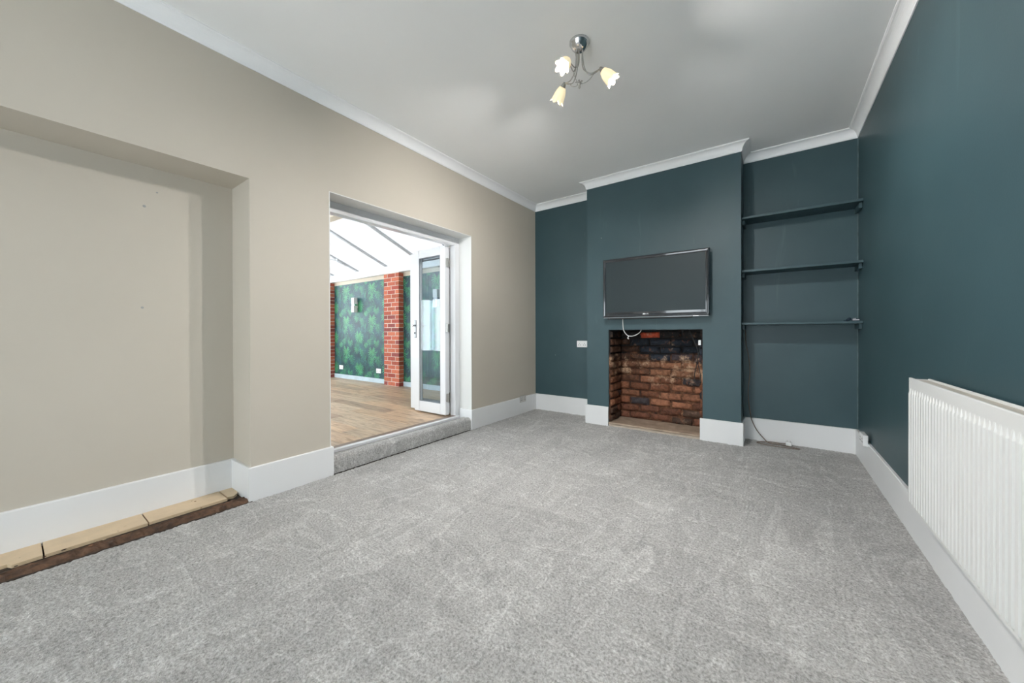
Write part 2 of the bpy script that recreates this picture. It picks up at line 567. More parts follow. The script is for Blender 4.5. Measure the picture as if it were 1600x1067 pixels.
bm = bmesh.new()
box(bm, XO, XL, YR - 0.1, N0, -0.01, ZCEIL)
box(bm, XO, XL, N0, N1, NZ, ZCEIL)
box(bm, XO, NX, N0, N1, -0.01, NZ)
box(bm, XO, XL, N1, D0, -0.01, ZCEIL)
box(bm, XO, XL, D0, D1, DZ, ZCEIL)
box(bm, XO, XL, D1, YB + 0.3, -0.01, ZCEIL)
wl = obj('wall_left', bm, MCREAM)
tag(wl, 'cream painted wall with a shallow niche and the doorway', 'wall', kind='structure')
def cu(u, v, xplane):
    d = fw + rt2 * ((u - 800) / F_PX) + up2 * ((CY - v) / F_PX)
    t = (xplane - CAM.x) / d.x
    return CAM + d * t
MFILL = simple('grey_filler_dab', (0.33, 0.33, 0.32), 0.8)
for (u, v, r_) in ((225.5, 322, 0.009), (245.5, 301, 0.006), (222.5, 480.5, 0.008)):
    q = cu(u, v, NX)
    b2 = bmesh.new()
    lathe(b2, (NX - 0.002, q.y, q.z), (1, 0, 0), [(0, r_), (0.0032, r_ * 0.8)], 9, cap0=True, cap1=True)
    obj('screw_hole', b2, MFILL, wl)

bm = bmesh.new()
box(bm, XL, CH0, YB, YB + 0.3, -0.01, ZCEIL)
box(bm, CH1, XR, YB, YB + 0.3, -0.01, ZCEIL)
tag(obj('wall_back', bm, MT), 'dark teal wall of the two alcoves beside the chimney breast', 'wall', kind='structure')

wb = [o for o in C.objects if o.name == 'wall_back'][0]
MCAULK = simple('cracked_corner_filler', (0.14, 0.19, 0.20), 0.7, var=0.5, nscale=14)
obj('corner_filler', B(XR - 0.0035, XR + 0.001, YB - 0.0035, YB + 0.001, ZS, ZC), MCAULK, wb)
FPB = 4.50                      # back of the fire opening
bm = bmesh.new()
box(bm, CH0, FP0, YC, YB + 0.3, -0.01, ZCEIL)
box(bm, FP1, CH1, YC, YB + 0.3, -0.01, ZCEIL)
box(bm, FP0, FP1, YC, YB + 0.3, FPZ, ZCEIL)
tag(obj('wall_chimney', bm, MT), 'dark teal chimney breast with a square fire opening', 'wall', kind='structure')

tag(obj('wall_right', B(XR, XR + 0.1, YR - 0.1, YB + 0.3, -0.01, ZCEIL), MT),
    'dark teal side wall behind the white radiator', 'wall', kind='structure')

# wall behind the camera; its unseen window is added to light the room
WX0, WX1, WZ0, WZ1 = -2.5, 0.4, 0.06, 2.06
bm = bmesh.new()
box(bm, XO, WX0, YR - 0.12, YR, -0.01, ZCEIL)
box(bm, WX1, XR + 0.1, YR - 0.12, YR, -0.01, ZCEIL)
box(bm, WX0, WX1, YR - 0.12, YR, -0.01, WZ0)
box(bm, WX0, WX1, YR - 0.12, YR, WZ1, ZCEIL)
tag(obj('wall_rear', bm, MCREAM), 'cream wall behind the camera with the added window', 'wall', kind='structure')
win = empty('added_window_1', ((WX0 + WX1) / 2, YR - 0.06, WZ0), 'wide white glazed patio doors added behind the camera for daylight', 'window', kind='structure')
bm = bmesh.new()
yw0, yw1 = YR - 0.10, YR - 0.04
box(bm, WX0, WX1, yw0, yw1, WZ0, WZ0 + 0.06); box(bm, WX0, WX1, yw0, yw1, WZ1 - 0.06, WZ1)
for i in range(4):
    xm = WX0 + 0.03 + (WX1 - WX0 - 0.06) * i / 3
    box(bm, xm - 0.03, xm + 0.03, yw0, yw1, WZ0 + 0.06, WZ1 - 0.06)
obj('added_window_frame', bm, MUPVC, win)
for i in range(3):
    xa = WX0 + 0.06 + (WX1 - WX0 - 0.06) * i / 3
    xb = WX0 + (WX1 - WX0 - 0.06) * (i + 1) / 3
    obj('pane', B(xa, xb, YR - 0.072, YR - 0.068, WZ0 + 0.06, WZ1 - 0.06), MWGLASS, win)
obj('added_window_sill', B(WX0, WX1, YR - 0.04, YR + 0.03, WZ0 - 0.03, WZ0, bev=0.005), MGLOSS, win)

# ------------------------------------------------------------------ cornice (one mitred run)
pr = [(0, ZC), (0.007, ZC), (0.009, ZC + 0.006)]
for k in range(0, 9):
    t = k / 8 * math.pi / 2
    pr.append((0.011 + 0.050 * (1 - math.cos(t)), ZC + 0.010 + 0.062 * math.sin(t)))
pr += [(0.063, ZCEIL - 0.010), (0.068, ZCEIL - 0.008), (0.068, ZCEIL), (0, ZCEIL)]
path = [(XL, YR), (XL, YB), (CH0, YB), (CH0, YC), (CH1, YC), (CH1, YB), (XR, YB), (XR, YR)]
tag(obj('trim_1', sweep(bmesh.new(), path, pr, closed=True), MCOVE), 'white coved cornice running round the top of the walls', 'cornice', kind='structure')

# ------------------------------------------------------------------ skirting
def skirt(name, path, label, z0=-0.006):
    p = [(0, z0), (0, ZS), (ST - 0.004, ZS), (ST, ZS - 0.004), (ST, z0)]
    return tag(obj(name, sweep(bmesh.new(), path, p), MGLOSS), label, 'skirting board', kind='structure')
skirt('baseboard_left', [(XL, YR), (XL, N0), (NX, N0), (NX, N1), (XL, N1), (XL, D0 + 0.0), (XL - 0.055, D0)], 'tall white skirting board along the cream wall and niche')
skirt('baseboard_door', [(XL - 0.17, D1), (XL, D1), (XL, YB - 0.0)], 'tall white skirting board between the doorway and the alcove')
skirt('baseboard_alcove', [(XL + ST, YB), (CH0, YB), (CH0, YC), (FP0, YC)], 'tall white skirting board round the left alcove to the fireplace')
skirt('baseboard_chimney', [(FP1 - 0.024, YC), (CH1, YC), (CH1, YB), (XR - ST, YB)], 'tall white skirting board right of the fireplace and under the shelves')
skirt('baseboard_right', [(XR, YB), (XR, YR)], 'tall white skirting board under the radiator')
skirt('baseboard_rear', [(WX0 - 0.02, YR), (XL + ST, YR)], 'tall white skirting board behind the camera')

# ------------------------------------------------------------------ doorway: lining, frame, folded leaves
door = empty('door_1', (-2.96, (D0 + D1) / 2, 0.0), 'white folding glazed door folded open into the garden room', 'door', kind='structure')
FX0, FX1 = -3.040, -2.962       # frame depth
bm = bmesh.new()
box(bm, FX1, XL + 0.0015, D1 - 0.004, D1 + 0.002, 0.10, DZ)
box(bm, FX1, XL + 0.0015, D0 - 0.002, D0 + 0.004, 0.10, DZ)
box(bm, FX1, XL + 0.0015, D0, D1, DZ - 0.004, DZ + 0.002)
obj('lining', bm, MLINING, door)
FH = 0.075
bm = bmesh.new()
box(bm, FX0, FX1, D0, D0 + FH, 0.125, DZ, bev=0.004)
box(bm, FX0, FX1, D1 - FH, D1, 0.125, DZ, bev=0.004)
box(bm, FX0, FX1, D0 + FH, D1 - FH, DZ - 0.092, DZ, bev=0.004)
obj('frame', bm, MUPVC, door)
obj('sill', B(-2.930, -2.886, D0 + 0.004, D1 - FH, 0.118, 0.152, bev=0.004), MUPVC, door)
obj('threshold_track', B(-3.010, -2.930, D0 + 0.004, D1 - FH, 0.118, 0.146, bev=0.003), MBROWNTRACK, door)

def leaf(y0, y1, xa, xb, z0, z1, handle):
    sw = 0.088
    e = bmesh.new()
    yf = y0
    box(e, xa, xa + sw, y0, y1, z0, z1, bev=0.004)
    box(e, xb - sw, xb, y0, y1, z0, z1, bev=0.004)
    box(e, xa + sw, xb - sw, y0 + 0.001, y1 - 0.001, z0, z0 + sw + 0.035, bev=0.003)
    box(e, xa + sw, xb - sw, y0 + 0.001, y1 - 0.001, z1 - sw - 0.01, z1, bev=0.003)
    lf = obj('leaf', e, MUPVC, door)
    g = bmesh.new()
    gx0, gx1, gz0, gz1 = xa + sw, xb - sw, z0 + sw + 0.035, z1 - sw - 0.01
    for s in (y0 + 0.006, y1 - 0.010):
        box(g, gx0 - 0.001, gx0 + 0.007, s, s + 0.004, gz0, gz1); box(g, gx1 - 0.007, gx1 + 0.001, s, s + 0.004, gz0, gz1)
        box(g, gx0, gx1, s, s + 0.004, gz0 - 0.001, gz0 + 0.007); box(g, gx0, gx1, s, s + 0.004, gz1 - 0.007, gz1 + 0.001)
    obj('gasket', g, MGASKET, lf)
    ym = (y0 + y1) / 2
    obj('pane', B(gx0, gx1, ym - 0.012, ym - 0.008, gz0, gz1), MGLASS, lf)
    obj('pane', B(gx0, gx1, ym + 0.008, ym + 0.012, gz0, gz1), MGLASS, lf)
    if handle:
        h = bmesh.new()
        hx = xa + 0.022
        box(h, hx - 0.019, hx + 0.019, yf - 0.009, yf + 0.002, 1.035, 1.255, bev=0.003)
        hp = obj('handle_plate', h, MHANDLE, lf)
        h = bmesh.new()
        tube(h, [(hx, yf - 0.006, 1.185), (hx, yf - 0.045, 1.185)], 0.010, 10)
        tube(h, [(hx - 0.004, yf - 0.042, 1.185), (hx + 0.016, yf - 0.043, 1.185)], 0.009, 8)
        obj('lever', h, MCHROME, lf, smooth=True)
        h = bmesh.new()
        lathe(h, (hx, yf - 0.008, 1.095), (0, -1, 0), [(0, 0.010), (0.006, 0.009)], 12, cap0=True, cap1=True)
        obj('key_cylinder', h, MHOLE, lf)
    else:
        h = bmesh.new()
        hx = xa + 0.045
        box(h, hx - 0.015, hx + 0.015, y1 - 0.002, y1 + 0.009, 1.035, 1.255, bev=0.003)
        tube(h, [(hx, y1 + 0.005, 1.185), (hx, y1 + 0.045, 1.185)], 0.010, 10)
        tube(h, spline([(hx - 0.008, y1 + 0.045, 1.185), (hx + 0.06, y1 + 0.048, 1.186), (hx + 0.135, y1 + 0.043, 1.183)], 4), 0.009, 8)
        obj('lever', h, MCHROME, lf, smooth=True)
    for zz in (0.35, 1.15, 1.9):
        h = bmesh.new()
        tube(h, [(xb + 0.012, (y0 + y1) / 2, zz - 0.05), (xb + 0.012, (y0 + y1) / 2, zz + 0.05)], 0.011, 10)
        box(h, xb - 0.002, xb + 0.012, y0 + 0.012, y1 - 0.012, zz - 0.045, zz + 0.045)
        obj('hinge', h, MBRUSH, lf)
    return lf
leaf(2.925, 2.983, -3.575, -3.035, 0.152, 2.094, True)
leaf(2.987, 3.045, -3.725, -3.060, 0.152, 2.085, False)
bm = bmesh.new()      # restrictor arm at the head of the folded stack
tube(bm, spline([(-3.08, 2.955, 2.10), (-3.10, 2.95, 2.125), (-3.05, 2.95, 2.145), (-3.0, 2.96, 2.135)], 5), 0.007, 6)
obj('stay_arm', bm, MGASKET, door, smooth=True)

# carpeted step in the doorway
prof = [(-2.886, 0.002), (-2.886, 0.128)]
for k in range(9):
    t = math.pi / 2 * (1 - k / 8)
    prof.append((XL - 0.040 + 0.042 * math.cos(t), 0.096 + 0.038 * math.sin(t)))
prof.append((XL + 0.004, 0.002))
bm = bmesh.new()
nseg = 120
rows = []
for i in range(nseg + 1):
    y = D0 + 0.004 + (D1 - D0 - 0.008) * i / nseg
    rows.append([bm.verts.new((px + random.uniform(-.0012, .0012), y, pz + random.uniform(-.0012, .0012))) for px, pz in prof])
for i in range(nseg):
    for j in range(len(prof) - 1):
        bm.faces.new((rows[i][j], rows[i + 1][j], rows[i + 1][j + 1], rows[i][j + 1]))
bm.faces.new(rows[0]); bm.faces.new(rows[-1][::-1])
tag(obj('floor_step', bm, MCARPET, smooth=True), 'carpeted step with rounded nose in the doorway', 'step', kind='structure')

# ------------------------------------------------------------------ niche floor: tiles and lath
nf = obj('floor_niche', B(NX, -2.752, N0, N1, -0.011, 0.004), MGROUT)
tag(nf, 'dark gritty strip of subfloor in the wall niche', 'floor', kind='structure')
ys = [-0.63, -0.265, 0.104, 0.470, 0.842, 0.915]
for i in range(5):
    bm = bmesh.new()
    xo = (-2.886, -2.886, -2.884, -2.890, -2.900)[i]
    if i == 4:
        v = [(-3.066, ys[4] + .003), (xo - .01, ys[4] + .003), (xo, ys[4] + 0.035), (xo - 0.03, ys[5] - 0.01), (xo - 0.06, ys[5]), (-3.066, ys[5])]
    elif i == 2:
        v = [(-3.066, ys[i] + .003), (xo, ys[i] + .003), (xo, ys[i + 1] - .003), (-3.066, ys[i + 1] - .003)]
    elif i == 1:
        v = [(-3.066, ys[i] + .003), (xo - .02, ys[i] + .003), (xo - .022, 0.0), (xo + .004, 0.012), (xo, ys[i + 1] - .003), (-3.066, ys[i + 1] - .003)]
    else:
        v = [(-3.066, ys[i] + .003), (xo, ys[i] + .003), (xo, ys[i + 1] - .003), (-3.066, ys[i + 1] - .003)]
    a = [bm.verts.new((x, y, 0.006)) for x, y in v]; b_ = [bm.verts.new((x, y, 0.022)) for x, y in v]
    bm.faces.new(a[::-1]); bm.faces.new(b_)
    for k in range(len(v)):
        bm.faces.new((a[k], a[(k + 1) % len(v)], b_[(k + 1) % len(v)], b_[k]))
    obj('tile', bm, MTILE, nf)
# crumbs of adhesive on the tiles and lath
for k in range(26):
    y = random.uniform(-0.1, 0.9); x = random.choice([random.uniform(-2.88, -2.78), random.uniform(-2.88, -2.78), random.uniform(-3.04, -2.90)])
    zt = 0.0215 if x < -2.885 else 0.021
    s = random.uniform(0.002, 0.006)
    bm = bmesh.new()
    bmesh.ops.create_icosphere(bm, subdivisions=1, radius=1, matrix=Matrix.Translation((x, y, zt)) @ Matrix.Diagonal((s, s * random.uniform(.8, 2.2), s * .5, 1)))
    obj('crumb', bm, random.choice([MTILE, MGROUT, MMORTAR]), nf)
bm = bmesh.new()
n = 130
rows = []
for i in range(n + 1):
    y = N0 + 0.02 + (N1 - 0.035 - N0) * i / n
    j = lambda s: random.uniform(-s, s)
    pts = [(-2.850 + j(.009), 0.004), (-2.848 + j(.009), 0.010 + j(.003)), (-2.836 + j(.006), 0.019 + j(.004)), (-2.818 + j(.005), 0.008 + j(.003)), (-2.808 + j(.006), 0.020 + j(.004)), (-2.780 + j(.008), 0.016 + j(.005)), (-2.764 + j(.007), 0.004)]
    rows.append([bm.verts.new((x, y, z)) for x, z in pts])
for i in range(n):
    for k in range(6):
        bm.faces.new((rows[i][k], rows[i + 1][k], rows[i + 1][k + 1], rows[i][k + 1]))
bm.faces.new(rows[0]); bm.faces.new(rows[-1][::-1])
tag(obj('wooden_lath', bm, MLATH, origin=None), 'rough splintered dark timber strip between niche tiles and carpet', 'wood strip')

# ------------------------------------------------------------------ fireplace: shell, bricks, hearth
def cpx(p):
    d = Vector(p) - CAM
    z = d.dot(fw)
    return 800 + F_PX * d.dot(rt2) / z, CY - F_PX * d.dot(up2) / z
bm = bmesh.new()
box(bm, FP0 - 0.02, FP1 + 0.02, FPB, FPB + 0.1, -0.01, FPZ + 0.25)
box(bm, FP0 - 0.012, FP0 + 0.012, YC + 0.02, FPB, 0.0, FPZ - 0.001)
box(bm, FP1 - 0.012, FP1 + 0.012, YC + 0.02, FPB, 0.0, FPZ - 0.001)
fpw = obj('wall_fireplace', bm, MMORTAR)
tag(fpw, 'sooty old brickwork lining the open fireplace', 'wall', kind='structure')

def brick_mesh(name, L, H, D, amp, seed, nx=6, nz=3):
    """rounded, chipped brick: front towards -Y, low poly"""
    bm = bmesh.new()
    r = random.Random(seed)
    vs = {}
    def P(i, k, front):
        x = -L / 2 + L * i / nx; z = -H / 2 + H * k / nz
        ed = min(i, nx - i, 1.0) if nx > 1 else 1
        ez = min(k, nz - k, 1.0)
        if front:
            sx = 0.006 if (i in (0, nx)) else 0; sz = 0.006 if k in (0, nz) else 0
            y = -D / 2 + (0.007 if (sx or sz) else 0) + r.uniform(-amp, amp)
            x += (sx if i == 0 else -sx if i == nx else r.uniform(-.5, .5) * amp) + r.uniform(-.5, .5) * amp
            z += (sz if k == 0 else -sz if k == nz else 0) + r.uniform(-.5, .5) * amp
        else:
            y = D / 2
        return bm.verts.new((x, y, z))
    fr = [[P(i, k, True) for k in range(nz + 1)] for i in range(nx + 1)]
    for i in range(nx):
        for k in range(nz):
            bm.faces.new((fr[i][k], fr[i + 1][k], fr[i + 1][k + 1], fr[i][k + 1]))
    rim = [fr[i][0] for i in range(nx + 1)] + [fr[nx][k] for k in range(1, nz + 1)] + [fr[i][nz] for i in range(nx - 1, -1, -1)] + [fr[0][k] for k in range(nz - 1, 0, -1)]
    bk = []
    for v in rim:
        sx = math.copysign(L / 2, v.co.x) if abs(v.co.x) > L / 2 - 0.012 else v.co.x
        sz = math.copysign(H / 2, v.co.z) if abs(v.co.z) > H / 2 - 0.012 else v.co.z
        bk.append(bm.verts.new((sx, D / 2, sz)))
    m_ = len(rim)
    for i in range(m_):
        bm.faces.new((rim[i], bk[i], bk[(i + 1) % m_], rim[(i + 1) % m_]))
    bmesh.ops.recalc_face_normals(bm, faces=bm.faces)
    for f in bm.faces: f.smooth = True
    me = bpy.data.meshes.new(name)
    bm.to_mesh(me); bm.free()
    me.materials.append(MBRICK)
    return me
full = [brick_mesh('brick', 0.226, 0.080, 0.05, 0.0075, s) for s in range(7)]
half = [brick_mesh('brick', 0.110, 0.080, 0.05, 0.0075, s + 20, nx=3) for s in range(4)]
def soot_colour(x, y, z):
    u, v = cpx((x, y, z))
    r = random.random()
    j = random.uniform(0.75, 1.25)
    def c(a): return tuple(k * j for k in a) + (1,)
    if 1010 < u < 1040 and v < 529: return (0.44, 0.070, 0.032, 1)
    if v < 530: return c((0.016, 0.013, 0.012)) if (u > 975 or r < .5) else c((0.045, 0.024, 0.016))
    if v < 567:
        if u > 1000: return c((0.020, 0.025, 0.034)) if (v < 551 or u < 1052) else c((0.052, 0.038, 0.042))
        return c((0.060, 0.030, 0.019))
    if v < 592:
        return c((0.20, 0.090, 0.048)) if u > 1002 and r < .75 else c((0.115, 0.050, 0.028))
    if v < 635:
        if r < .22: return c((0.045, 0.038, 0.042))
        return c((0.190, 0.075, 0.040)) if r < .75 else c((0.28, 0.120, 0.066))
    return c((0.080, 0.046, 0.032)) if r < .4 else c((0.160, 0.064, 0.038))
def place_brick(me, x, y, z, rz, parent, colf):
    o = bpy.data.objects.new('brick', me)
    C.objects.link(o)
    o.parent = parent
    o.location = (x, y, z)
    o.rotation_euler = (random.uniform(-.05, .05), random.uniform(-.05, .05), rz + random.uniform(-.045, .045))
    s = random.uniform(0.95, 1.02)
    o.scale = (s, 1, random.uniform(0.9, 1.06))
    o.color = colf(x, y, z)
    return o
CH = 0.0895
for row in range(12):
    z = 0.085 + CH * row
    if z > FPZ + 0.02: break
    x = FP0 + 0.025 - (0.0 if row % 2 else 0.118)
    while x < FP1 - 0.03:
        L = 0.236
        if x < FP0: 
            place_brick(random.choice(half), FP0 + 0.025 + 0.052, FPB - 0.004 + random.uniform(-.010, .008), z, 0, fpw, soot_colour)
        elif x + 0.2 > FP1:
            place_brick(random.choice(half), x + 0.055, FPB - 0.004 + random.uniform(-.010, .008), z, 0, fpw, soot_colour)
        else:
            place_brick(random.choice(full), x + 0.111, FPB + random.uniform(-.012, .012), z + random.uniform(-.008, .008), 0, fpw, soot_colour)
        x += L
    for side, xx, rz in ((0, FP0 + 0.010, math.pi / 2), (1, FP1 - 0.010, -math.pi / 2)):
        if row % 2:
            place_brick(random.choice(full), xx, YC + 0.135, z, rz, fpw, soot_colour); place_brick(random.choice(half), xx, YC + 0.305, z, rz, fpw, soot_colour)
        else:
            place_brick(random.choice(half), xx, YC + 0.078, z, rz, fpw, soot_colour); place_brick(random.choice(full), xx, YC + 0.247, z, rz, fpw, soot_colour)

bm = bmesh.new()
box(bm, FP0 + 0.004, FP1 - 0.026, YC - 0.004, FPB - 0.02, -0.005, 0.022)
base = obj('hearth_slab', bm, simple('hearth_stone_edge', (0.50, 0.42, 0.34), 0.75, var=0.15, nscale=16, bmp=0.2), None)
tag(base, 'worn sandy stone hearth slab on the fireplace floor', 'hearth')
obj('top_slab', B(FP0 + 0.002, FP1 - 0.028, YC - 0.016, FPB - 0.015, 0.024, 0.047, bev=0.005, seg=2), MSTONE, base)

# ------------------------------------------------------------------ shelves
sy0 = 4.205
for (zt, lab) in ((2.220, 'top teal wall shelf in the right alcove'), (1.702, 'middle teal wall shelf in the right alcove'), (1.188, 'lowest teal wall shelf in the right alcove, holding a small gadget')):
    s = empty('wall_shelf', ((CH1 + XR) / 2, YB, zt - 0.022), lab, 'shelf', 'teal alcove shelves')
    obj('board', B(CH1 + 0.001, XR - 0.001, sy0, YB - 0.001, zt - 0.022, zt, bev=0.002), MT, s)
    obj('batten', B(XR - 0.024, XR - 0.001, sy0 + 0.05, YB - 0.001, zt - 0.067, zt - 0.022, bev=0.003), MT, s)
    obj('batten', B(CH1 + 0.001, CH1 + 0.024, sy0 + 0.05, YB - 0.001, zt - 0.067, zt - 0.022, bev=0.003), MT, s)
    for xx in (CH1 + 0.012, XR - 0.012):
        bm = bmesh.new()
        lathe(bm, (xx, sy0 + 0.001, zt - 0.045), (0, -1, 0), [(0, 0.004)] * 1 + [(0.001, 0.004)], 8, cap0=True, cap1=True)
        bm.free()
# small gadget with a curled lead on the lowest shelf
g = empty('charger', (0.57, 4.27, 1.188), 'small dark blue gadget with curled lead on the lowest shelf', 'charger')
obj('body', B(0.556, 0.606, 4.255, 4.285, 1.1885, 1.209, bev=0.005, seg=2), MGADGET, g)
obj('pale_stripe', B(0.560, 0.602, 4.252, 4.256, 1.196, 1.202, bev=0.001), MPLAST, g)
bm = bmesh.new()
tube(bm, spline([(0.556, 4.27, 1.198), (0.540, 4.262, 1.215), (0.522, 4.255, 1.200), (0.515, 4.25, 1.192), (0.530, 4.285, 1.192), (0.552, 4.30, 1.205), (0.535, 4.31, 1.192), (0.508, 4.285, 1.192)], 6), 0.0042, 7)
obj('lead', bm, MGADGET, g, smooth=True)
obj('top_button', B(0.563, 0.583, 4.262, 4.276, 1.209, 1.213, bev=0.001), MPLAST, g)

# ------------------------------------------------------------------ television
tvx0, tvx1, tvz0, tvz1 = -1.597, -0.503, 1.262, 1.930
ty = YC - 0.100     # front face
tv = empty('television', ((tvx0 + tvx1) / 2, YC, tvz0), 'wall-mounted flat screen television with gloss black bezel above the fireplace', 'television')
def rect_sweep(bm, x0, x1, z0, z1, prof):
    """prof: (inset from the outer edge, y)"""
    rings = []
    for ins, y in prof:
        rings.append([bm.verts.new(p) for p in ((x0 + ins, y, z0 + ins), (x1 - ins, y, z0 + ins), (x1 - ins, y, z1 - ins), (x0 + ins, y, z1 - ins))])
    for i in range(len(rings) - 1):
        for k in range(4):
            bm.faces.new((rings[i][k], rings[i][(k + 1) % 4], rings[i + 1][(k + 1) % 4], rings[i + 1][k]))
    return rings
bm = bmesh.new()
pf = [(0.010, ty + 0.045), (0.0, ty + 0.036), (0.0, ty + 0.016)]
for k in range(1, 7):
    a = k / 6 * math.pi / 2
    pf.append((0.016 * (1 - math.cos(a)), ty + 0.016 - 0.014 * math.sin(a)))
pf += [(0.026, ty + 0.004), (0.036, ty + 0.008), (0.038, ty + 0.013)]
rings = rect_sweep(bm, tvx0, tvx1, tvz0, tvz1, pf)
bm.faces.new(rings[0][::-1])
box(bm, tvx0 + 0.036, tvx1 - 0.036, ty + 0.0055, ty + 0.013, tvz0 + 0.036, tvz0 + 0.060)
o = obj('bezel', bm, MBEZEL, tv)
for f in o.data.polygons: f.use_smooth = False
sc_ = obj('screen', B(tvx0 + 0.036, tvx1 - 0.036, ty + 0.0095, ty + 0.016, tvz0 + 0.058, tvz1 - 0.036), MSCREEN, tv)
obj('lower_trim', B(tvx0 + 0.008, tvx1 - 0.008, ty + 0.003, ty + 0.014, tvz0 - 0.006, tvz0 + 0.004, bev=0.003, seg=2), MTRIM, tv)
obj('housing', B(tvx0 + 0.10, tvx1 - 0.10, ty + 0.040, ty + 0.078, tvz0 + 0.035, tvz1 - 0.06, bev=0.012, seg=2), MTVBACK, tv)
obj('speaker_bar', B(tvx0 + 0.05, tvx1 - 0.16, ty + 0.012, ty + 0.040, tvz0 - 0.018, tvz0 + 0.004, bev=0.005), MTVBACK, tv)
bm = bmesh.new()
box(bm, -1.30, -1.26, ty + 0.075, YC - 0.001, tvz0 + 0.1, tvz1 - 0.1); box(bm, -0.84, -0.80, ty + 0.075, YC - 0.001, tvz0 + 0.1, tvz1 - 0.1)
box(bm, -1.34, -0.76, YC - 0.012, YC - 0.0005, 1.52, 1.68)
obj('wall_bracket', bm, MTVBACK, tv)
# maker's mark: a white disc and two letters
lx = -1.118; lz = tvz0 + 0.029
bm = bmesh.new()
lathe(bm, (lx - 0.016, ty + 0.0056, lz), (0, -1, 0), [(0, 0.0125), (0.0012, 0.0125)], 20, cap0=True, cap1=True)
obj('logo_disc', bm, MLOGO, tv)
cu_ = bpy.data.curves.new('logo_text', 'FONT')
cu_.body = 'LG'; cu_.size = 0.027; cu_.extrude = 0.0005; cu_.align_x = 'LEFT'; cu_.align_y = 'CENTER'
tmp = bpy.data.objects.new('logo_tmp', cu_)
C.objects.link(tmp)
bpy.context.view_layer.update()
me = bpy.data.meshes.new_from_object(tmp.evaluated_get(bpy.context.evaluated_depsgraph_get()))
bpy.data.objects.remove(tmp)
bm = bmesh.new(); bm.from_mesh(me)
bmesh.ops.transform(bm, matrix=Matrix.Translation((lx, ty + 0.0048, lz)) @ Matrix.Rotation(math.pi / 2, 4, 'X'), verts=bm.verts)
obj('logo_letters', bm, MLOGO, tv)
# small ring stand-by mark at the left of the lower bezel and clear badge on the right
bm = bmesh.new()
lathe(bm, (tvx0 + 0.065, ty + 0.0056, tvz0 + 0.026), (0, -1, 0), [(0, 0.0075), (0.001, 0.0075), (0.001, 0.0055), (0, 0.0055)], 16)
obj('standby_mark', bm, MTRIM, tv)
obj('sticker', B(-0.650, -0.600, ty + 0.0022, ty + 0.0032, tvz0 - 0.004, tvz0 + 0.003), MLOGO, tv)

# white aerial lead hanging from the television into the fireplace
bm = bmesh.new()
tube(bm, spline([(-1.385, YC - 0.035, 1.262), (-1.386, YC - 0.030, 1.20), (-1.380, YC - 0.020, 1.12), (-1.345, YC - 0.012, 1.065), (-1.300, YC - 0.004, 1.052), (-1.255, YC + 0.02, 1.065), (-1.215, YC + 0.05, 1.10), (-1.205, YC + 0.08, 1.16)], 8), 0.0045, 7)
cb = obj('aerial_lead', bm, MWCABLE, None, smooth=True)
tag(cb, 'white aerial lead looping from the television into the fireplace', 'cable')
bm = bmesh.new()
tube(bm, spline([(-1.335, YC - 0.012, 1.062), (-1.328, YC - 0.016, 1.045), (-1.335, YC - 0.018, 1.03), (-1.322, YC - 0.018, 1.022)], 5), 0.0048, 7)
obj('plug_tail', bm, MPLAST, cb, smooth=True)

# white fused spur and black flex inside the right of the fireplace
bx = empty('spur_box', (FP1 - 0.03, YC + 0.06, 0.965), 'small white connection box on the right fireplace edge', 'socket')
obj('box', B(FP1 - 0.042, FP1 - 0.018, YC + 0.012, YC + 0.075, 0.963, 1.014, bev=0.004, seg=2), MPLAST, bx)
obj('cover_screw', lathe(bmesh.new(), (FP1 - 0.030, YC + 0.0125, 0.99), (0, -1, 0), [(0, 0.004), (0.0015, 0.003)], 10, cap0=True, cap1=True), MBRUSH, bx)
bm = bmesh.new()
xf = FP1 - 0.040
tube(bm, spline([(xf - 0.10, YC + 0.10, 1.115), (xf - 0.06, YC + 0.09, 1.02), (xf - 0.022, YC + 0.07, 0.93), (xf - 0.010, YC + 0.05, 0.86), (xf - 0.022, YC + 0.045, 0.76), (xf - 0.040, YC + 0.04, 0.66), (xf - 0.036, YC + 0.035, 0.58), (xf - 0.010, YC + 0.03, 0.545), (xf + 0.014, YC + 0.03, 0.57), (xf + 0.012, YC + 0.03, 0.68), (xf - 0.012, YC + 0.03, 0.80), (xf + 0.006, YC + 0.04, 0.90), (xf + 0.012, YC + 0.05, 0.964)], 7), 0.0042, 7)
tag(obj('black_flex', bm, MBCABLE, None, smooth=True), 'black flex looping down inside the right of the fireplace', 'cable')

# brown flex with a white plug on the carpet of the right alcove
bm = bmesh.new()
yb = YB - 0.012
pts = [(CH1 + 0.004, yb - 0.02, 1.13), (CH1 + 0.020, yb, 1.09), (-0.222, yb, 0.98), (-0.196, yb, 0.80), (-0.190, yb, 0.66), (-0.204, yb, 0.52), (-0.200, yb, 0.38), (-0.185, yb, 0.26), (-0.172, yb - 0.022, 0.20), (-0.13, yb - 0.04, 0.11), (-0.075, yb - 0.06, 0.045), (-0.02, yb - 0.09, 0.011), (0.05, yb - 0.12, 0.009), (0.10, yb - 0.13, 0.009), (0.185, yb - 0.11, 0.009), (0.205, yb - 0.08, 0.009)]
pts = [Vector(p) for p in pts]
loop = [(0.0, YB - 0.095, 0.030), (-0.06, YB - 0.085, 0.014), (-0.13, YB - 0.115, 0.009), (-0.105, YB - 0.170, 0.009), (0.0, YB - 0.185, 0.009), (0.12, YB - 0.175, 0.009), (0.20, YB - 0.150, 0.009), (0.215, YB - 0.105, 0.009), (0.165, YB - 0.085, 0.010), (0.135, YB - 0.085, 0.022)]
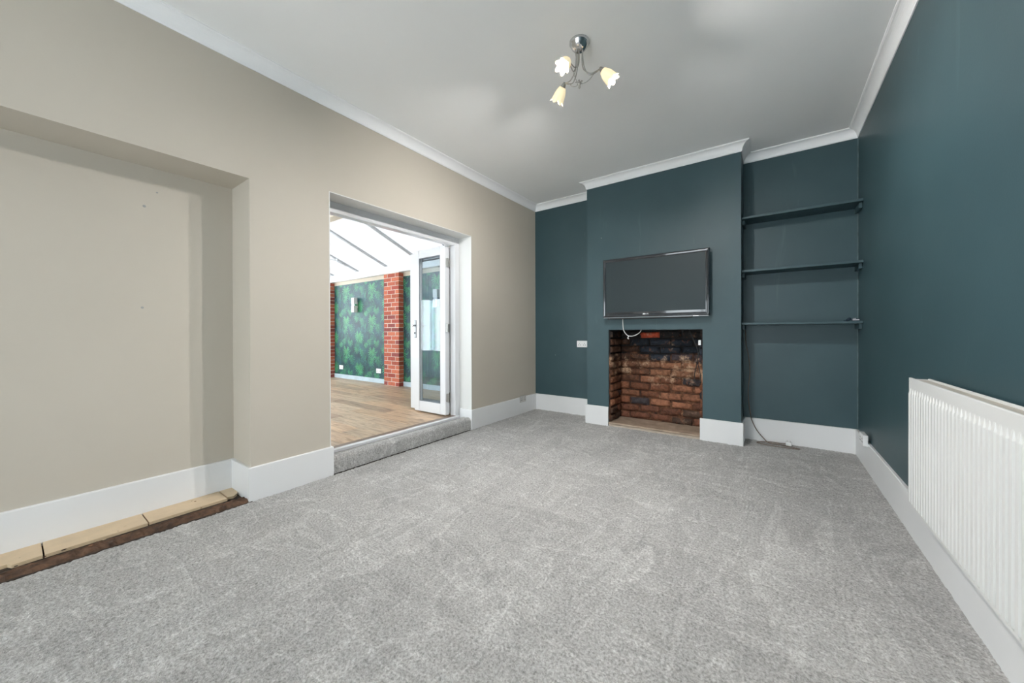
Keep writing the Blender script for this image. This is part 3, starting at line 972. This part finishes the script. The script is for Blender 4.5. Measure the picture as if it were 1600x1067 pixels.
a1 = [pts[i] for i in range(11)] + [Vector((-0.03, YB - 0.105, 0.012)), Vector((0.06, YB - 0.10, 0.010)), Vector((0.10, YB - 0.12, 0.010)), Vector((0.17, YB - 0.145, 0.009)), Vector((0.205, YB - 0.165, 0.009)), Vector((0.17, YB - 0.185, 0.009)), Vector((0.06, YB - 0.19, 0.009)), Vector((-0.06, YB - 0.18, 0.009)), Vector((-0.125, YB - 0.145, 0.009)), Vector((-0.10, YB - 0.10, 0.009)), Vector((-0.02, YB - 0.088, 0.018)), Vector((0.06, YB - 0.083, 0.018)), Vector((0.105, YB - 0.080, 0.022))]
tube(bm, spline(a1, 6), 0.0042, 7)
fx = obj('brown_flex', bm, MBROWN, None, smooth=True)
tag(fx, 'brown flex with a white three-pin plug coiled in the right alcove', 'cable')
bm = bmesh.new()
box(bm, 0.102, 0.148, YB - 0.108, YB - 0.058, 0.006, 0.042, bev=0.008, seg=2)
pg = obj('plug', bm, MPLAST, fx)
bm = bmesh.new()
for (dx, dy, dz) in ((-0.012, 0, 0.012), (0.012, 0.008, 0.010), (0.012, -0.010, 0.010)):
    box(bm, 0.125 + dx - 0.003, 0.125 + dx + 0.003, YB - 0.083 + dy - 0.002, YB - 0.083 + dy + 0.002, 0.040, 0.042 + dz)
obj('plug_pin', bm, MBRUSH, pg)

# ------------------------------------------------------------------ sockets
def socket(loc, along, normal, label, wd=0.146, ht=0.086, dep=0.010, mat=None, gang=2, switches=True):
    """double wall socket; loc = centre on the wall"""
    mat = mat or MPLAST
    L = Vector(loc); A = Vector(along); N = Vector(normal); Z = Vector((0, 0, 1))
    r = empty('wall_socket', tuple(L), label, 'socket')
    Mx = Matrix((A, N, Z)).transposed().to_4x4(); Mx.translation = L
    def add(name, boxes, m, bev=0.0):
        b = bmesh.new()
        for q in boxes: box(b, *q, bev=bev)
        bmesh.ops.transform(b, matrix=Mx, verts=b.verts)
        return obj(name, b, m, r)
    add('faceplate', [(-wd / 2, wd / 2, 0, dep, -ht / 2, ht / 2)], mat, 0.003)
    for g in range(gang):
        cx = (g - (gang - 1) / 2) * wd / 2
        add('pin_holes', [(cx - 0.003, cx + 0.003, dep - 0.001, dep + 0.0006, 0.004, 0.013), (cx - 0.016, cx - 0.008, dep - 0.001, dep + 0.0006, -0.018, -0.009), (cx + 0.008, cx + 0.016, dep - 0.001, dep + 0.0006, -0.018, -0.009)], MHOLE)
        if switches:
            add('switch', [(cx + 0.012, cx + 0.022, dep - 0.002, dep + 0.003, 0.018, 0.034)], mat, 0.001)
    return r
socket((-2.050, YB, 0.942), (1, 0, 0), (0, -1, 0), 'white double socket high on the left alcove wall beside the chimney')
socket((XL + ST, 4.09, 0.196), (0, 1, 0), (1, 0, 0), 'brushed steel double socket on the skirting near the alcove corner', mat=MBRUSH, dep=0.008)
socket((XR - ST, 3.98, 0.242), (0, 1, 0), (-1, 0, 0), 'white surface socket on the right wall skirting', dep=0.030)

# ------------------------------------------------------------------ radiator
ry0, ry1, rz0, rz1 = 0.905, 2.508, 0.280, 0.880
rxf, rxb = XR - 0.102, XR - 0.030
rad = empty('radiator', (XR, (ry0 + ry1) / 2, rz0), 'long white ribbed panel radiator on the right teal wall', 'radiator')
bm = bmesh.new()
box(bm, rxf + 0.007, rxf + 0.016, ry0, ry1, rz0, rz1, bev=0.002)
pitch = 0.0333
nrib = int((ry1 - ry0 - 0.03) / pitch)
zl = [(rz0 + 0.012, 0.0), (rz0 + 0.022, 1.0), (rz1 - 0.075, 1.0), (rz1 - 0.046, 0.0)]
for i in range(nrib):
    yc = ry1 - 0.028 - pitch * i
    rr = []
    for z, s in zl:
        wv = 0.0085 * (0.35 + 0.65 * s)
        dp = 0.0055 * s
        rr.append([bm.verts.new((rxf + 0.0068, yc - wv - 0.004, z)), bm.verts.new((rxf + 0.0068 - dp, yc - wv, z)), bm.verts.new((rxf + 0.0068 - dp, yc + wv, z)), bm.verts.new((rxf + 0.0068, yc + wv + 0.004, z))])
    for a, b_ in zip(rr[:-1], rr[1:]):
        for k in range(3):
            bm.faces.new((a[k], a[k + 1], b_[k + 1], b_[k]))
obj('front_panel', bm, MRAD, rad)
obj('back_panel', B(rxb - 0.004, rxb + 0.006, ry0, ry1, rz0, rz1 - 0.002, bev=0.002), MRAD, rad)
bm = bmesh.new()
x0g, x1g = rxf + 0.016, rxb - 0.004
box(bm, x0g, x1g, ry0 + 0.004, ry1 - 0.004, rz1 - 0.020, rz1 - 0.016)
yy = ry0 + 0.01
while yy < ry1 - 0.01:
    box(bm, x0g, x1g, yy, yy + 0.006, rz1 - 0.016, rz1 - 0.010)
    yy += 0.014
obj('top_grille', bm, MRADTOP, rad)
for a, b_ in ((ry1 - 0.003, ry1), (ry0, ry0 + 0.003)):
    obj('end_panel', B(rxf + 0.010, rxb, a, b_, rz0 + 0.02, rz1 - 0.006), MRAD, rad)
bm = bmesh.new()
for k in range(90):
    y = ry0 + 0.02 + (ry1 - ry0 - 0.04) * k / 89
    box(bm, rxf + 0.018, rxb - 0.006, y, y + 0.001, rz0 + 0.03, rz1 - 0.03)
obj('convector_fins', bm, MRAD, rad)
bm = bmesh.new()
vx = rxb - 0.012
lathe(bm, (vx, ry1 + 0.001, rz0 + 0.040), (0, 1, 0), [(0, 0.011), (0.012, 0.011), (0.012, 0.013), (0.022, 0.013)], 14, cap0=True, cap1=True)
lathe(bm, (vx, ry1 + 0.016, rz0 + 0.024), (0, 0, 1), [(0, 0.009), (0.028, 0.010), (0.030, 0.012), (0.058, 0.011), (0.062, 0.008)], 14, cap0=True, cap1=True)
vl = obj('valve', bm, MRAD, rad)
bm = bmesh.new()
tube(bm, spline([(vx, ry1 + 0.016, rz0 + 0.026), (vx, ry1 + 0.016, rz0 + 0.004), (vx + 0.010, ry1 + 0.014, rz0 - 0.010), (XR - 0.002, ry1 + 0.012, rz0 - 0.014)], 4), 0.0075, 10)
obj('pipe', bm, MRAD, vl, smooth=True)
obj('air_vent_plug', lathe(bmesh.new(), (rxf + 0.0075, ry1 - 0.012, rz1 - 0.012), (-1, 0, 0), [(0, 0.005), (0.003, 0.004)], 10, cap0=True, cap1=True), MBRUSH, rad)

# ------------------------------------------------------------------ ceiling lamp
LX, LY = -0.982, 2.098
lamp = empty('ceiling_lamp', (LX, LY, ZCEIL), 'chrome three-arm ceiling lamp with lit frosted tulip shades', 'ceiling lamp')
bm = bmesh.new()
lathe(bm, (LX, LY, ZCEIL), (0, 0, -1), [(0, 0.061), (0.012, 0.061), (0.018, 0.057), (0.024, 0.054), (0.040, 0.045), (0.052, 0.032), (0.060, 0.018), (0.063, 0.0)], 32, cap0=True)
bmesh.ops.remove_doubles(bm, verts=bm.verts, dist=1e-5)
obj('rose', bm, MCHROME, lamp, smooth=True)
R2 = Vector((rt.x, rt.y, 0)); F2 = Vector((fw.x, fw.y, 0)).normalized()
ctr = Vector((LX, LY, 0))
for (ang, rad_) in ((-10, 0.132), (230, 0.128), (124, 0.140)):
    t = math.radians(ang)
    out = R2 * math.cos(t) + F2 * math.sin(t)
    side = Vector((-out.y, out.x, 0))
    zb = 2.728
    sock_p = ctr + out * rad_ + Vector((0, 0, zb))
    ax = (out * 0.66 + Vector((0, 0, -0.75))).normalized()
    arm = None
    for s, bow in ((-1, 0.0), (1, 0.018)):
        p0 = ctr + out * 0.020 + side * s * 0.009 + Vector((0, 0, ZCEIL - 0.055))
        pts = [p0, ctr + out * (0.022 - bow * .3) + side * s * 0.009 + Vector((0, 0, 2.80)),
               ctr + out * (0.034 - bow * .4) + side * s * 0.008 + Vector((0, 0, 2.735 + bow * .5)),
               ctr + out * (0.062 + bow * .2) + side * s * 0.006 + Vector((0, 0, 2.697 + bow)),
               ctr + out * 0.098 + side * s * 0.003 + Vector((0, 0, 2.706 + bow * .6)),
               sock_p + Vector((0, 0, 0.004))]
        b2 = tube(bmesh.new(), spline(pts, 6), 0.0034, 7)
        o = obj('arm', b2, MBRUSH, lamp, smooth=True)
        arm = arm or o
    # leaf tendril towards the central finial
    b2 = tube(bmesh.new(), spline([ctr + out * 0.090 + Vector((0, 0, 2.702)), ctr + out * 0.060 + Vector((0, 0, 2.668)), ctr + out * 0.028 + Vector((0, 0, 2.652)), ctr + out * 0.006 + Vector((0, 0, 2.655))], 5), 0.0016, 6)
    obj('tendril', b2, MBRUSH, lamp, smooth=True)
    b2 = lathe(bmesh.new(), sock_p - ax * 0.012, ax, [(0, 0.004), (0.003, 0.009), (0.014, 0.013), (0.036, 0.0185), (0.040, 0.0185)], 18, cap0=True, cap1=True)
    obj('lamp_holder', b2, MBRUSH, lamp, smooth=True)
    prf = [(0.020, 0.019), (0.028, 0.0225), (0.045, 0.0295), (0.062, 0.0335), (0.080, 0.0350), (0.094, 0.0355), (0.108, 0.0385)]
    amp = [0, 0, 0, 0.02, 0.07, 0.18, 0.42]
    b2 = lathe(bmesh.new(), sock_p, ax, prf, 48, 6, amp)
    sh = obj('lamp_shade', b2, MSHADE, lamp, smooth=True)
    md = sh.modifiers.new('thick', 'SOLIDIFY'); md.thickness = 0.0025; md.offset = -1
    b2 = lathe(bmesh.new(), sock_p + ax * 0.0335, ax, [(0, 0.007), (0.012, 0.008), (0.022, 0.0135), (0.036, 0.0175), (0.050, 0.0165), (0.060, 0.010), (0.063, 0.0)], 14, cap0=True)
    bmesh.ops.remove_doubles(b2, verts=b2.verts, dist=1e-5)
    obj('bulb', b2, MBULB, sh, smooth=True)
bm = bmesh.new()
lathe(bm, (LX, LY, 2.664), (0, 0, -1), [(0, 0.003), (0.004, 0.010), (0.012, 0.012), (0.020, 0.007), (0.026, 0.0045), (0.034, 0.0075), (0.041, 0.004), (0.044, 0.0)], 14, cap0=True)
bmesh.ops.remove_doubles(bm, verts=bm.verts, dist=1e-5)
fin = obj('finial', bm, MBRUSH, lamp, smooth=True)
for k in range(5):
    t = k * 2 * math.pi / 5
    d = Vector((math.cos(t), math.sin(t), 0))
    b2 = bmesh.new()
    c0 = Vector((LX, LY, 2.658))
    v = [c0 + d * 0.006, c0 + d * 0.016 + Vector((-d.y, d.x, 0)) * 0.007 + Vector((0, 0, .006)), c0 + d * 0.027 + Vector((0, 0, .002)), c0 + d * 0.016 - Vector((-d.y, d.x, 0)) * 0.007 + Vector((0, 0, .006))]
    vs = [b2.verts.new(q) for q in v] + [b2.verts.new(q + Vector((0, 0, -.0015))) for q in v]
    b2.faces.new(vs[:4]); b2.faces.new(vs[4:][::-1])
    for i in range(4): b2.faces.new((vs[i], vs[(i + 1) % 4], vs[4 + (i + 1) % 4], vs[4 + i]))
    obj('leaf', b2, MBRUSH, fin)

# ================================================================== garden room beyond the doorway
GX0, GY0 = -8.9, 0.55
gf = obj('floor_garden_room', B(GX0, XO, GY0, YJ + 0.2, ZF2 - 0.05, ZF2 - 0.004), MPLBASE)
tag(gf, 'oak laminate plank floor of the garden room', 'floor', kind='structure')
obj('floor_edge', B(XO, -3.010, D0 + 0.004, D1 - 0.004, ZF2 - 0.05, ZF2 - 0.004), MPLBASE, gf)
PW, PL = 0.192, 1.24
def plank_mesh(L):
    b2 = B(-L / 2, L / 2, -PW / 2 + 0.0012, PW / 2 - 0.0012, -0.008, 0, bev=0.0012)
    me = bpy.data.meshes.new('plank'); b2.to_mesh(me); b2.free(); me.materials.append(MPLANK)
    return me
cache = {}
row = 0
y = GY0 + PW / 2
cols = [(0.45, 0.340, 0.240), (0.40, 0.295, 0.205), (0.50, 0.385, 0.275), (0.35, 0.255, 0.180), (0.46, 0.325, 0.215)]
while y - PW / 2 < YJ + 0.02:
    xe = XO - 0.002 if not (D0 + 0.1 < y < D1 - 0.1) else -3.012
    x = xe + [0.0, 0.45, 0.85, 0.2, 0.65][row % 5] 
    while x > GX0:
        xa, xb = max(GX0, x - PL), min(x, xe)
        if xb - xa > 0.05:
            L = round(xb - xa - 0.002, 4)
            if L not in cache: cache[L] = plank_mesh(L)
            o = bpy.data.objects.new('plank', cache[L]); C.objects.link(o); o.parent = gf
            o.location = ((xa + xb) / 2, y, ZF2 + 0.004)
            c = random.choice(cols); j = random.uniform(.88, 1.12)
            o.color = (c[0] * j, c[1] * j, c[2] * j, 1)
        x -= PL
    y += PW; row += 1

# wallpapered wall: flat leaf print held in a colour attribute
PX0, PX1, PZ0, PZ1 = GX0, XO, ZF2 + 0.085, 2.112
step = 0.0080
nx = int((PX1 - PX0) / step) + 1; nz = int((PZ1 - PZ0) / step) + 1
xs = np.linspace(PX0, PX1, nx); zs = np.linspace(PZ0, PZ1, nz)
GXm, GZm = np.meshgrid(xs, zs)
img = np.zeros((nz, nx, 3))
img[:] = (0.013, 0.052, 0.066)
sm = rng.random((nz // 12 + 3, nx // 12 + 3))
sm = np.kron(sm, np.ones((12, 12)))
for _ in range(10):
    sm = (sm + np.roll(sm, 1, 0) + np.roll(sm, -1, 0) + np.roll(sm, 1, 1) + np.roll(sm, -1, 1)) / 5
sm = sm[:nz, :nx]
img *= (0.65 + 0.7 * sm)[..., None]
def stamp(cx, cz, size, ang, col, n, spread, wid, alpha=0.9):
    r = size * 1.15
    i0, i1 = np.searchsorted(xs, [cx - r, cx + r]); k0, k1 = np.searchsorted(zs, [cz - r, cz + r])
    if i1 <= i0 or k1 <= k0: return
    X = GXm[k0:k1, i0:i1] - cx; Z = GZm[k0:k1, i0:i1] - cz
    sub_ = img[k0:k1, i0:i1]
    for j in range(n):
        f = (j / (n - 1) - 0.5) if n > 1 else 0
        a = ang + spread * f
        L = size * (1 - 0.45 * abs(f) * 2 * 0.8) * random.uniform(.85, 1.05)
        dx, dz = math.sin(a), -math.cos(a)
        t = (X * dx + Z * dz) / L
        d = np.abs(X * dz - Z * dx)
        ww = wid * np.sqrt(np.clip(4 * t * (1 - t), 0, 1))
        m_ = ((t > 0) & (t < 1) & (d < ww)) * alpha
        sh = 0.6 + 0.6 * t
        c = np.array(col)[None, None, :] * np.clip(sh, .4, 1.3)[..., None] * random.uniform(.75, 1.2)
        sub_[:] = sub_ * (1 - m_[..., None]) + c * m_[..., None]
CW, RH = 0.46, 0.635
BRT, MID, DIM, TEAL = (0.080, 0.37, 0.15), (0.030, 0.165, 0.100), (0.016, 0.092, 0.078), (0.026, 0.115, 0.120)
rs = random.Random(3)
motif = []
for k in range(60):
    kind = rs.choice([DIM, DIM, MID, TEAL, TEAL, MID])
    n_ = rs.choice([1, 3, 5, 7, 9])
    motif.append((rs.uniform(0, 2 * CW), rs.uniform(0, RH), rs.uniform(.08, .17), rs.uniform(-1.4, 1.4), kind, n_, rs.uniform(1.6, 3.6), rs.uniform(.0055, .009) if n_ > 1 else rs.uniform(.012, .022)))
for k in range(10):
    motif.append((rs.uniform(0, 2 * CW), rs.uniform(0, RH), rs.uniform(.10, .15), rs.uniform(-.9, .9), (0.055, 0.27, 0.13), rs.choice([7, 9, 11]), rs.uniform(2.4, 4.2), rs.uniform(.005, .0075)))
for (mx_, mz_) in ((0.23, 0.20), (0.69, 0.20 + RH / 2)):
        motif.append((mx_, mz_, 0.185, rs.uniform(-.2, .2), BRT, 15, 4.9, 0.0075))
for m_ in motif:
    for a in range(-1, int((PX1 - PX0) / (2 * CW)) + 2):
        for b_ in range(-1, int((PZ1 - PZ0) / RH) + 2):
            stamp(PX0 + a * 2 * CW + m_[0], PZ0 + b_ * RH + m_[1], m_[2], m_[3], m_[4], m_[5], m_[6], m_[7])
me = grid_mesh('wall_wallpaper', 0, 1, 0, 1, 1.0, lambda X, Y: X * 0)
bpy.data.meshes.remove(me)
co = np.stack([GXm, np.full_like(GXm, YJ), GZm], -1).reshape(-1, 3).astype(np.float32)
i = (np.arange(nz - 1)[:, None] * nx + np.arange(nx - 1)[None, :]).reshape(-1)
q = np.stack([i, i + 1, i + nx + 1, i + nx], -1).astype(np.int32)
me = bpy.data.meshes.new('wallpaper')
me.vertices.add(len(co)); me.vertices.foreach_set('co', co.ravel())
me.loops.add(q.size); me.loops.foreach_set('vertex_index', q.ravel())
me.polygons.add(len(q)); me.polygons.foreach_set('loop_start', np.arange(0, q.size, 4, dtype=np.int32))
me.update(calc_edges=True)
at = me.color_attributes.new('print', 'FLOAT_COLOR', 'POINT')
at.data.foreach_set('color', np.concatenate([img.reshape(-1, 3), np.ones((nx * nz, 1))], 1).astype(np.float32).ravel())
m, nt, b = new_mat('jungle_leaf_wallpaper')
a_ = nd(nt, 'ShaderNodeAttribute', attribute_name='print')
fn = noise_tex(nt, 45, 4, 0.6, vec=position(nt))
rr_ = ramp(nt, [(0.3, (0.8, 0.8, 0.8)), (0.7, (1.2, 1.2, 1.2))]); nt.links.new(fn.outputs['Fac'], rr_.inputs['Fac'])
nt.links.new(mix(nt, 1.0, a_.outputs['Color'], rr_.outputs['Color'], 'MULTIPLY'), b.inputs['Base Color'])
b.inputs['Roughness'].default_value = 0.5
me.materials.append(m)
jw = obj('wall_garden_room', B(GX0, XO, YJ + 0.002, YJ + 0.2, 0, 2.19), MBEIGE)
tag(jw, 'garden room wall papered with jungle leaves between brick piers', 'wall', kind='structure')
wp = bpy.data.objects.new('wallpaper', me); C.objects.link(wp); wp.parent = jw
tag(obj('baseboard_garden_room', B(GX0, XO, YJ - 0.012, YJ + 0.001, ZF2 + 0.004, ZF2 + 0.088, bev=0.002), MSKIRT2), 'low pale blue skirting under the leaf wallpaper', 'skirting board', kind='structure')

# brick piers, every brick its own piece
def gbrick(L, D):
    b2 = B(-L / 2, L / 2, -D / 2, D / 2, -0.0325, 0.0325, bev=0.003)
    me = bpy.data.meshes.new('brick'); b2.to_mesh(me); b2.free(); me.materials.append(MGBRICK)
    return me
gb = {0.215: gbrick(0.211, 0.1025), 0.1025: gbrick(0.0985, 0.1025)}
gcol = [(0.46, 0.125, 0.075), (0.42, 0.105, 0.065), (0.50, 0.15, 0.085), (0.36, 0.085, 0.06), (0.27, 0.075, 0.065), (0.45, 0.13, 0.075)]
def pier(x1, label):
    x0 = x1 - 0.4420
    pr_ = obj('brick_pier', B(x0 + 0.006, x1 - 0.006, YJ - 0.0988, YJ + 0.0005, ZF2 + 0.004, 2.178), MGMORTAR, None, origin=((x0 + x1) / 2, YJ, ZF2 + 0.004))
    tag(pr_, label, 'brick pier', 'red brick piers of the garden room', 'structure')
    for r in range(27):
        z = ZF2 + 0.004 + 0.0375 + 0.0755 * r
        lens = [0.215, 0.215] if r % 2 else [0.1025, 0.215, 0.1025]
        x = x0
        for L in lens:
            o = bpy.data.objects.new('brick', gb[L]); C.objects.link(o); o.parent = pr_
            o.location = Vector((x + L / 2, YJ - 0.0515 + random.uniform(-.002, .002), z)) - Vector(pr_.location)
            c = random.choice(gcol); j = random.uniform(.85, 1.15)
            o.color = (c[0] * j, c[1] * j, c[2] * j, 1)
            x += L + 0.011
    return pr_
pier(-5.398, 'red brick pier beside the folded white door leaf')
pier(-7.745, 'red brick pier at the far end, cut by the doorway edge')

# wall lights and sockets on the leaf wallpaper
def wall_light(x, label):
    r = empty('wall_light', (x, YJ, 1.66), label, 'wall light', 'up and down wall lights of the garden room')
    obj('backplate', B(x - 0.035, x + 0.035, YJ - 0.020, YJ - 0.001, 1.60, 1.72, bev=0.003), MUPVC, r)
    for z0, z1 in ((1.512, 1.645), (1.675, 1.808)):
        b2 = bmesh.new()
        box(b2, x - 0.050, x + 0.050, YJ - 0.100, YJ - 0.018, z0, z1, bev=0.004)
        obj('shade', b2, MUPVC, r)
    obj('spindle', B(x - 0.045, x + 0.045, YJ - 0.090, YJ - 0.018, 1.645, 1.675), MCHROME, r)
wall_light(-6.885, 'white box wall light on the leaf wallpaper between the piers')
wall_light(-4.475, 'white box wall light behind the folded door glass')
socket((-7.480, YJ, 0.365), (1, 0, 0), (0, -1, 0), 'white socket low on the leaf wallpaper at the far pier', wd=0.146, switches=False)
socket((-6.150, YJ, 0.365), (1, 0, 0), (0, -1, 0), 'white socket low on the leaf wallpaper by the near pier', wd=0.150, switches=False)

# eaves beam, roof bars, opal sheets, ridge
tag(obj('trim_2', B(GX0, XO, YJ - 0.085, YJ + 0.2, 2.182, 2.322, bev=0.006), MUPVC), 'white eaves beam of the garden room roof', 'beam', kind='structure')
SL = 0.40
yE, zE = YJ - 0.05, 2.331
yRg = 2.80; zRg = zE + SL * (yE - yRg)
roof = empty('roof_garden_room', (-6.0, yRg, zRg), 'pitched opal sheet roof of the garden room', 'roof', kind='structure')
barx = [-3.97 - 0.936 * k for k in range(-0, 6)]
def slope_box(b2, x0, x1, ya, yb_, up0, up1, sgn):
    """a strip following the roof pitch; sgn +1 far slope, -1 near slope"""
    def zz(yv): return zRg - SL * abs(yv - yRg)
    vs = [b2.verts.new((x, yv, zz(yv) + d)) for x in (x0, x1) for yv in (ya, yb_) for d in (up0, up1)]
    for qd in ((0, 1, 3, 2), (4, 6, 7, 5), (0, 4, 5, 1), (2, 3, 7, 6), (0, 2, 6, 4), (1, 5, 7, 3)):
        b2.faces.new([vs[k] for k in qd])
    return b2
edges = [XO] + barx + [GX0]
for k in range(len(edges) - 1):
    for ya, yb_ in ((yRg, YJ + 0.15), (yRg, GY0 - 0.15)):
        obj('sheet', slope_box(bmesh.new(), edges[k + 1] + 0.002, edges[k] - 0.002, ya, yb_, 0.020, 0.030, 1), MROOF, roof)
for x in barx:
    for ya, yb_ in ((yRg, YJ - 0.02), (yRg, GY0)):
        obj('glazing_bar', slope_box(bmesh.new(), x - 0.024, x + 0.024, ya, yb_, -0.012, 0.019, 1), MALU, roof)
obj('ridge_beam', B(GX0, XO, yRg - 0.07, yRg + 0.07, zRg - 0.10, zRg + 0.02, bev=0.005), MBEIGE, roof)
# small grey fitting clipped to a glazing bar, with its wire
b2 = bmesh.new()
xf = -6.715
for yv in (3.62, 3.68, 3.74, 3.80):
    pass
slope_box(b2, xf - 0.03, xf + 0.035, 3.66, 3.86, -0.055, -0.012, 1)
tube(b2, spline([(xf, 3.70, zRg - SL * (3.70 - yRg) - 0.03), (xf - 0.25, 3.60, zRg - SL * .8 - 0.03), (xf - 0.6, 3.5, zRg - SL * .72 - 0.02)], 5), 0.006, 6)
obj('bar_fitting', b2, MALU, roof)

# unseen low side and end walls of the garden room; their glazing is added
zlow = zRg - SL * (yRg - GY0)
bm = bmesh.new()
box(bm, GX0, XO, GY0 - 0.15, GY0, 0, 0.70)
box(bm, GX0, XO, GY0 - 0.15, GY0, zlow - 0.14, zlow + 0.01)
for k in range(7):
    x = GX0 + (XO - GX0) * k / 6
    box(bm, max(GX0, x - 0.05), min(XO, x + 0.05), GY0 - 0.11, GY0 - 0.04, 0.70, zlow - 0.14)
gw = obj('wall_garden_side', bm, MGWALL)
tag(gw, 'low unseen side wall of the garden room, glazing added for reflections', 'wall', kind='structure')
for k in range(6):  # side panes added to give the door glass a bright reflection
    xa = GX0 + (XO - GX0) * k / 6 + 0.05; xb = GX0 + (XO - GX0) * (k + 1) / 6 - 0.05
    obj('pane', B(xa, xb, GY0 - 0.077, GY0 - 0.073, 0.70, zlow - 0.14), MWGLASS, gw)
bm = bmesh.new()  # end wall glazing added to send daylight through the doorway
box(bm, GX0 - 0.12, GX0, GY0 - 0.15, YJ + 0.2, 0, 0.85)
box(bm, GX0 - 0.12, GX0, GY0 - 0.15, YJ + 0.2, 1.95, 2.05)
for k in range(6):
    yv = GY0 - 0.10 + (YJ + 0.2 - GY0) * k / 5
    box(bm, GX0 - 0.10, GX0 - 0.03, yv - 0.05, yv + 0.05, 0.85, 1.95)
ge = obj('wall_garden_end', bm, MGWALL)
tag(ge, 'unseen gable end wall of the garden room, glazing added for daylight', 'wall', kind='structure')
for k in range(5):
    ya = GY0 - 0.10 + (YJ + 0.2 - GY0) * k / 5 + 0.05; yb2 = GY0 - 0.10 + (YJ + 0.2 - GY0) * (k + 1) / 5 - 0.05
    obj('pane', B(GX0 - 0.067, GX0 - 0.063, ya, yb2, 0.85, 1.95), MWGLASS, ge)
g_v = [(GY0 - 0.1, 2.05), (YJ + 0.1, 2.05), (YJ + 0.1, 2.30), (yRg, zRg), (GY0 - 0.1, 2.06)]
bm = bmesh.new()
va = [bm.verts.new((GX0 - 0.067, yv, zv)) for yv, zv in g_v]; vb = [bm.verts.new((GX0 - 0.063, yv, zv)) for yv, zv in g_v]
bm.faces.new(va); bm.faces.new(vb[::-1])
for k in range(5): bm.faces.new((va[k], va[(k + 1) % 5], vb[(k + 1) % 5], vb[k]))
obj('pane', bm, MWGLASS, ge)
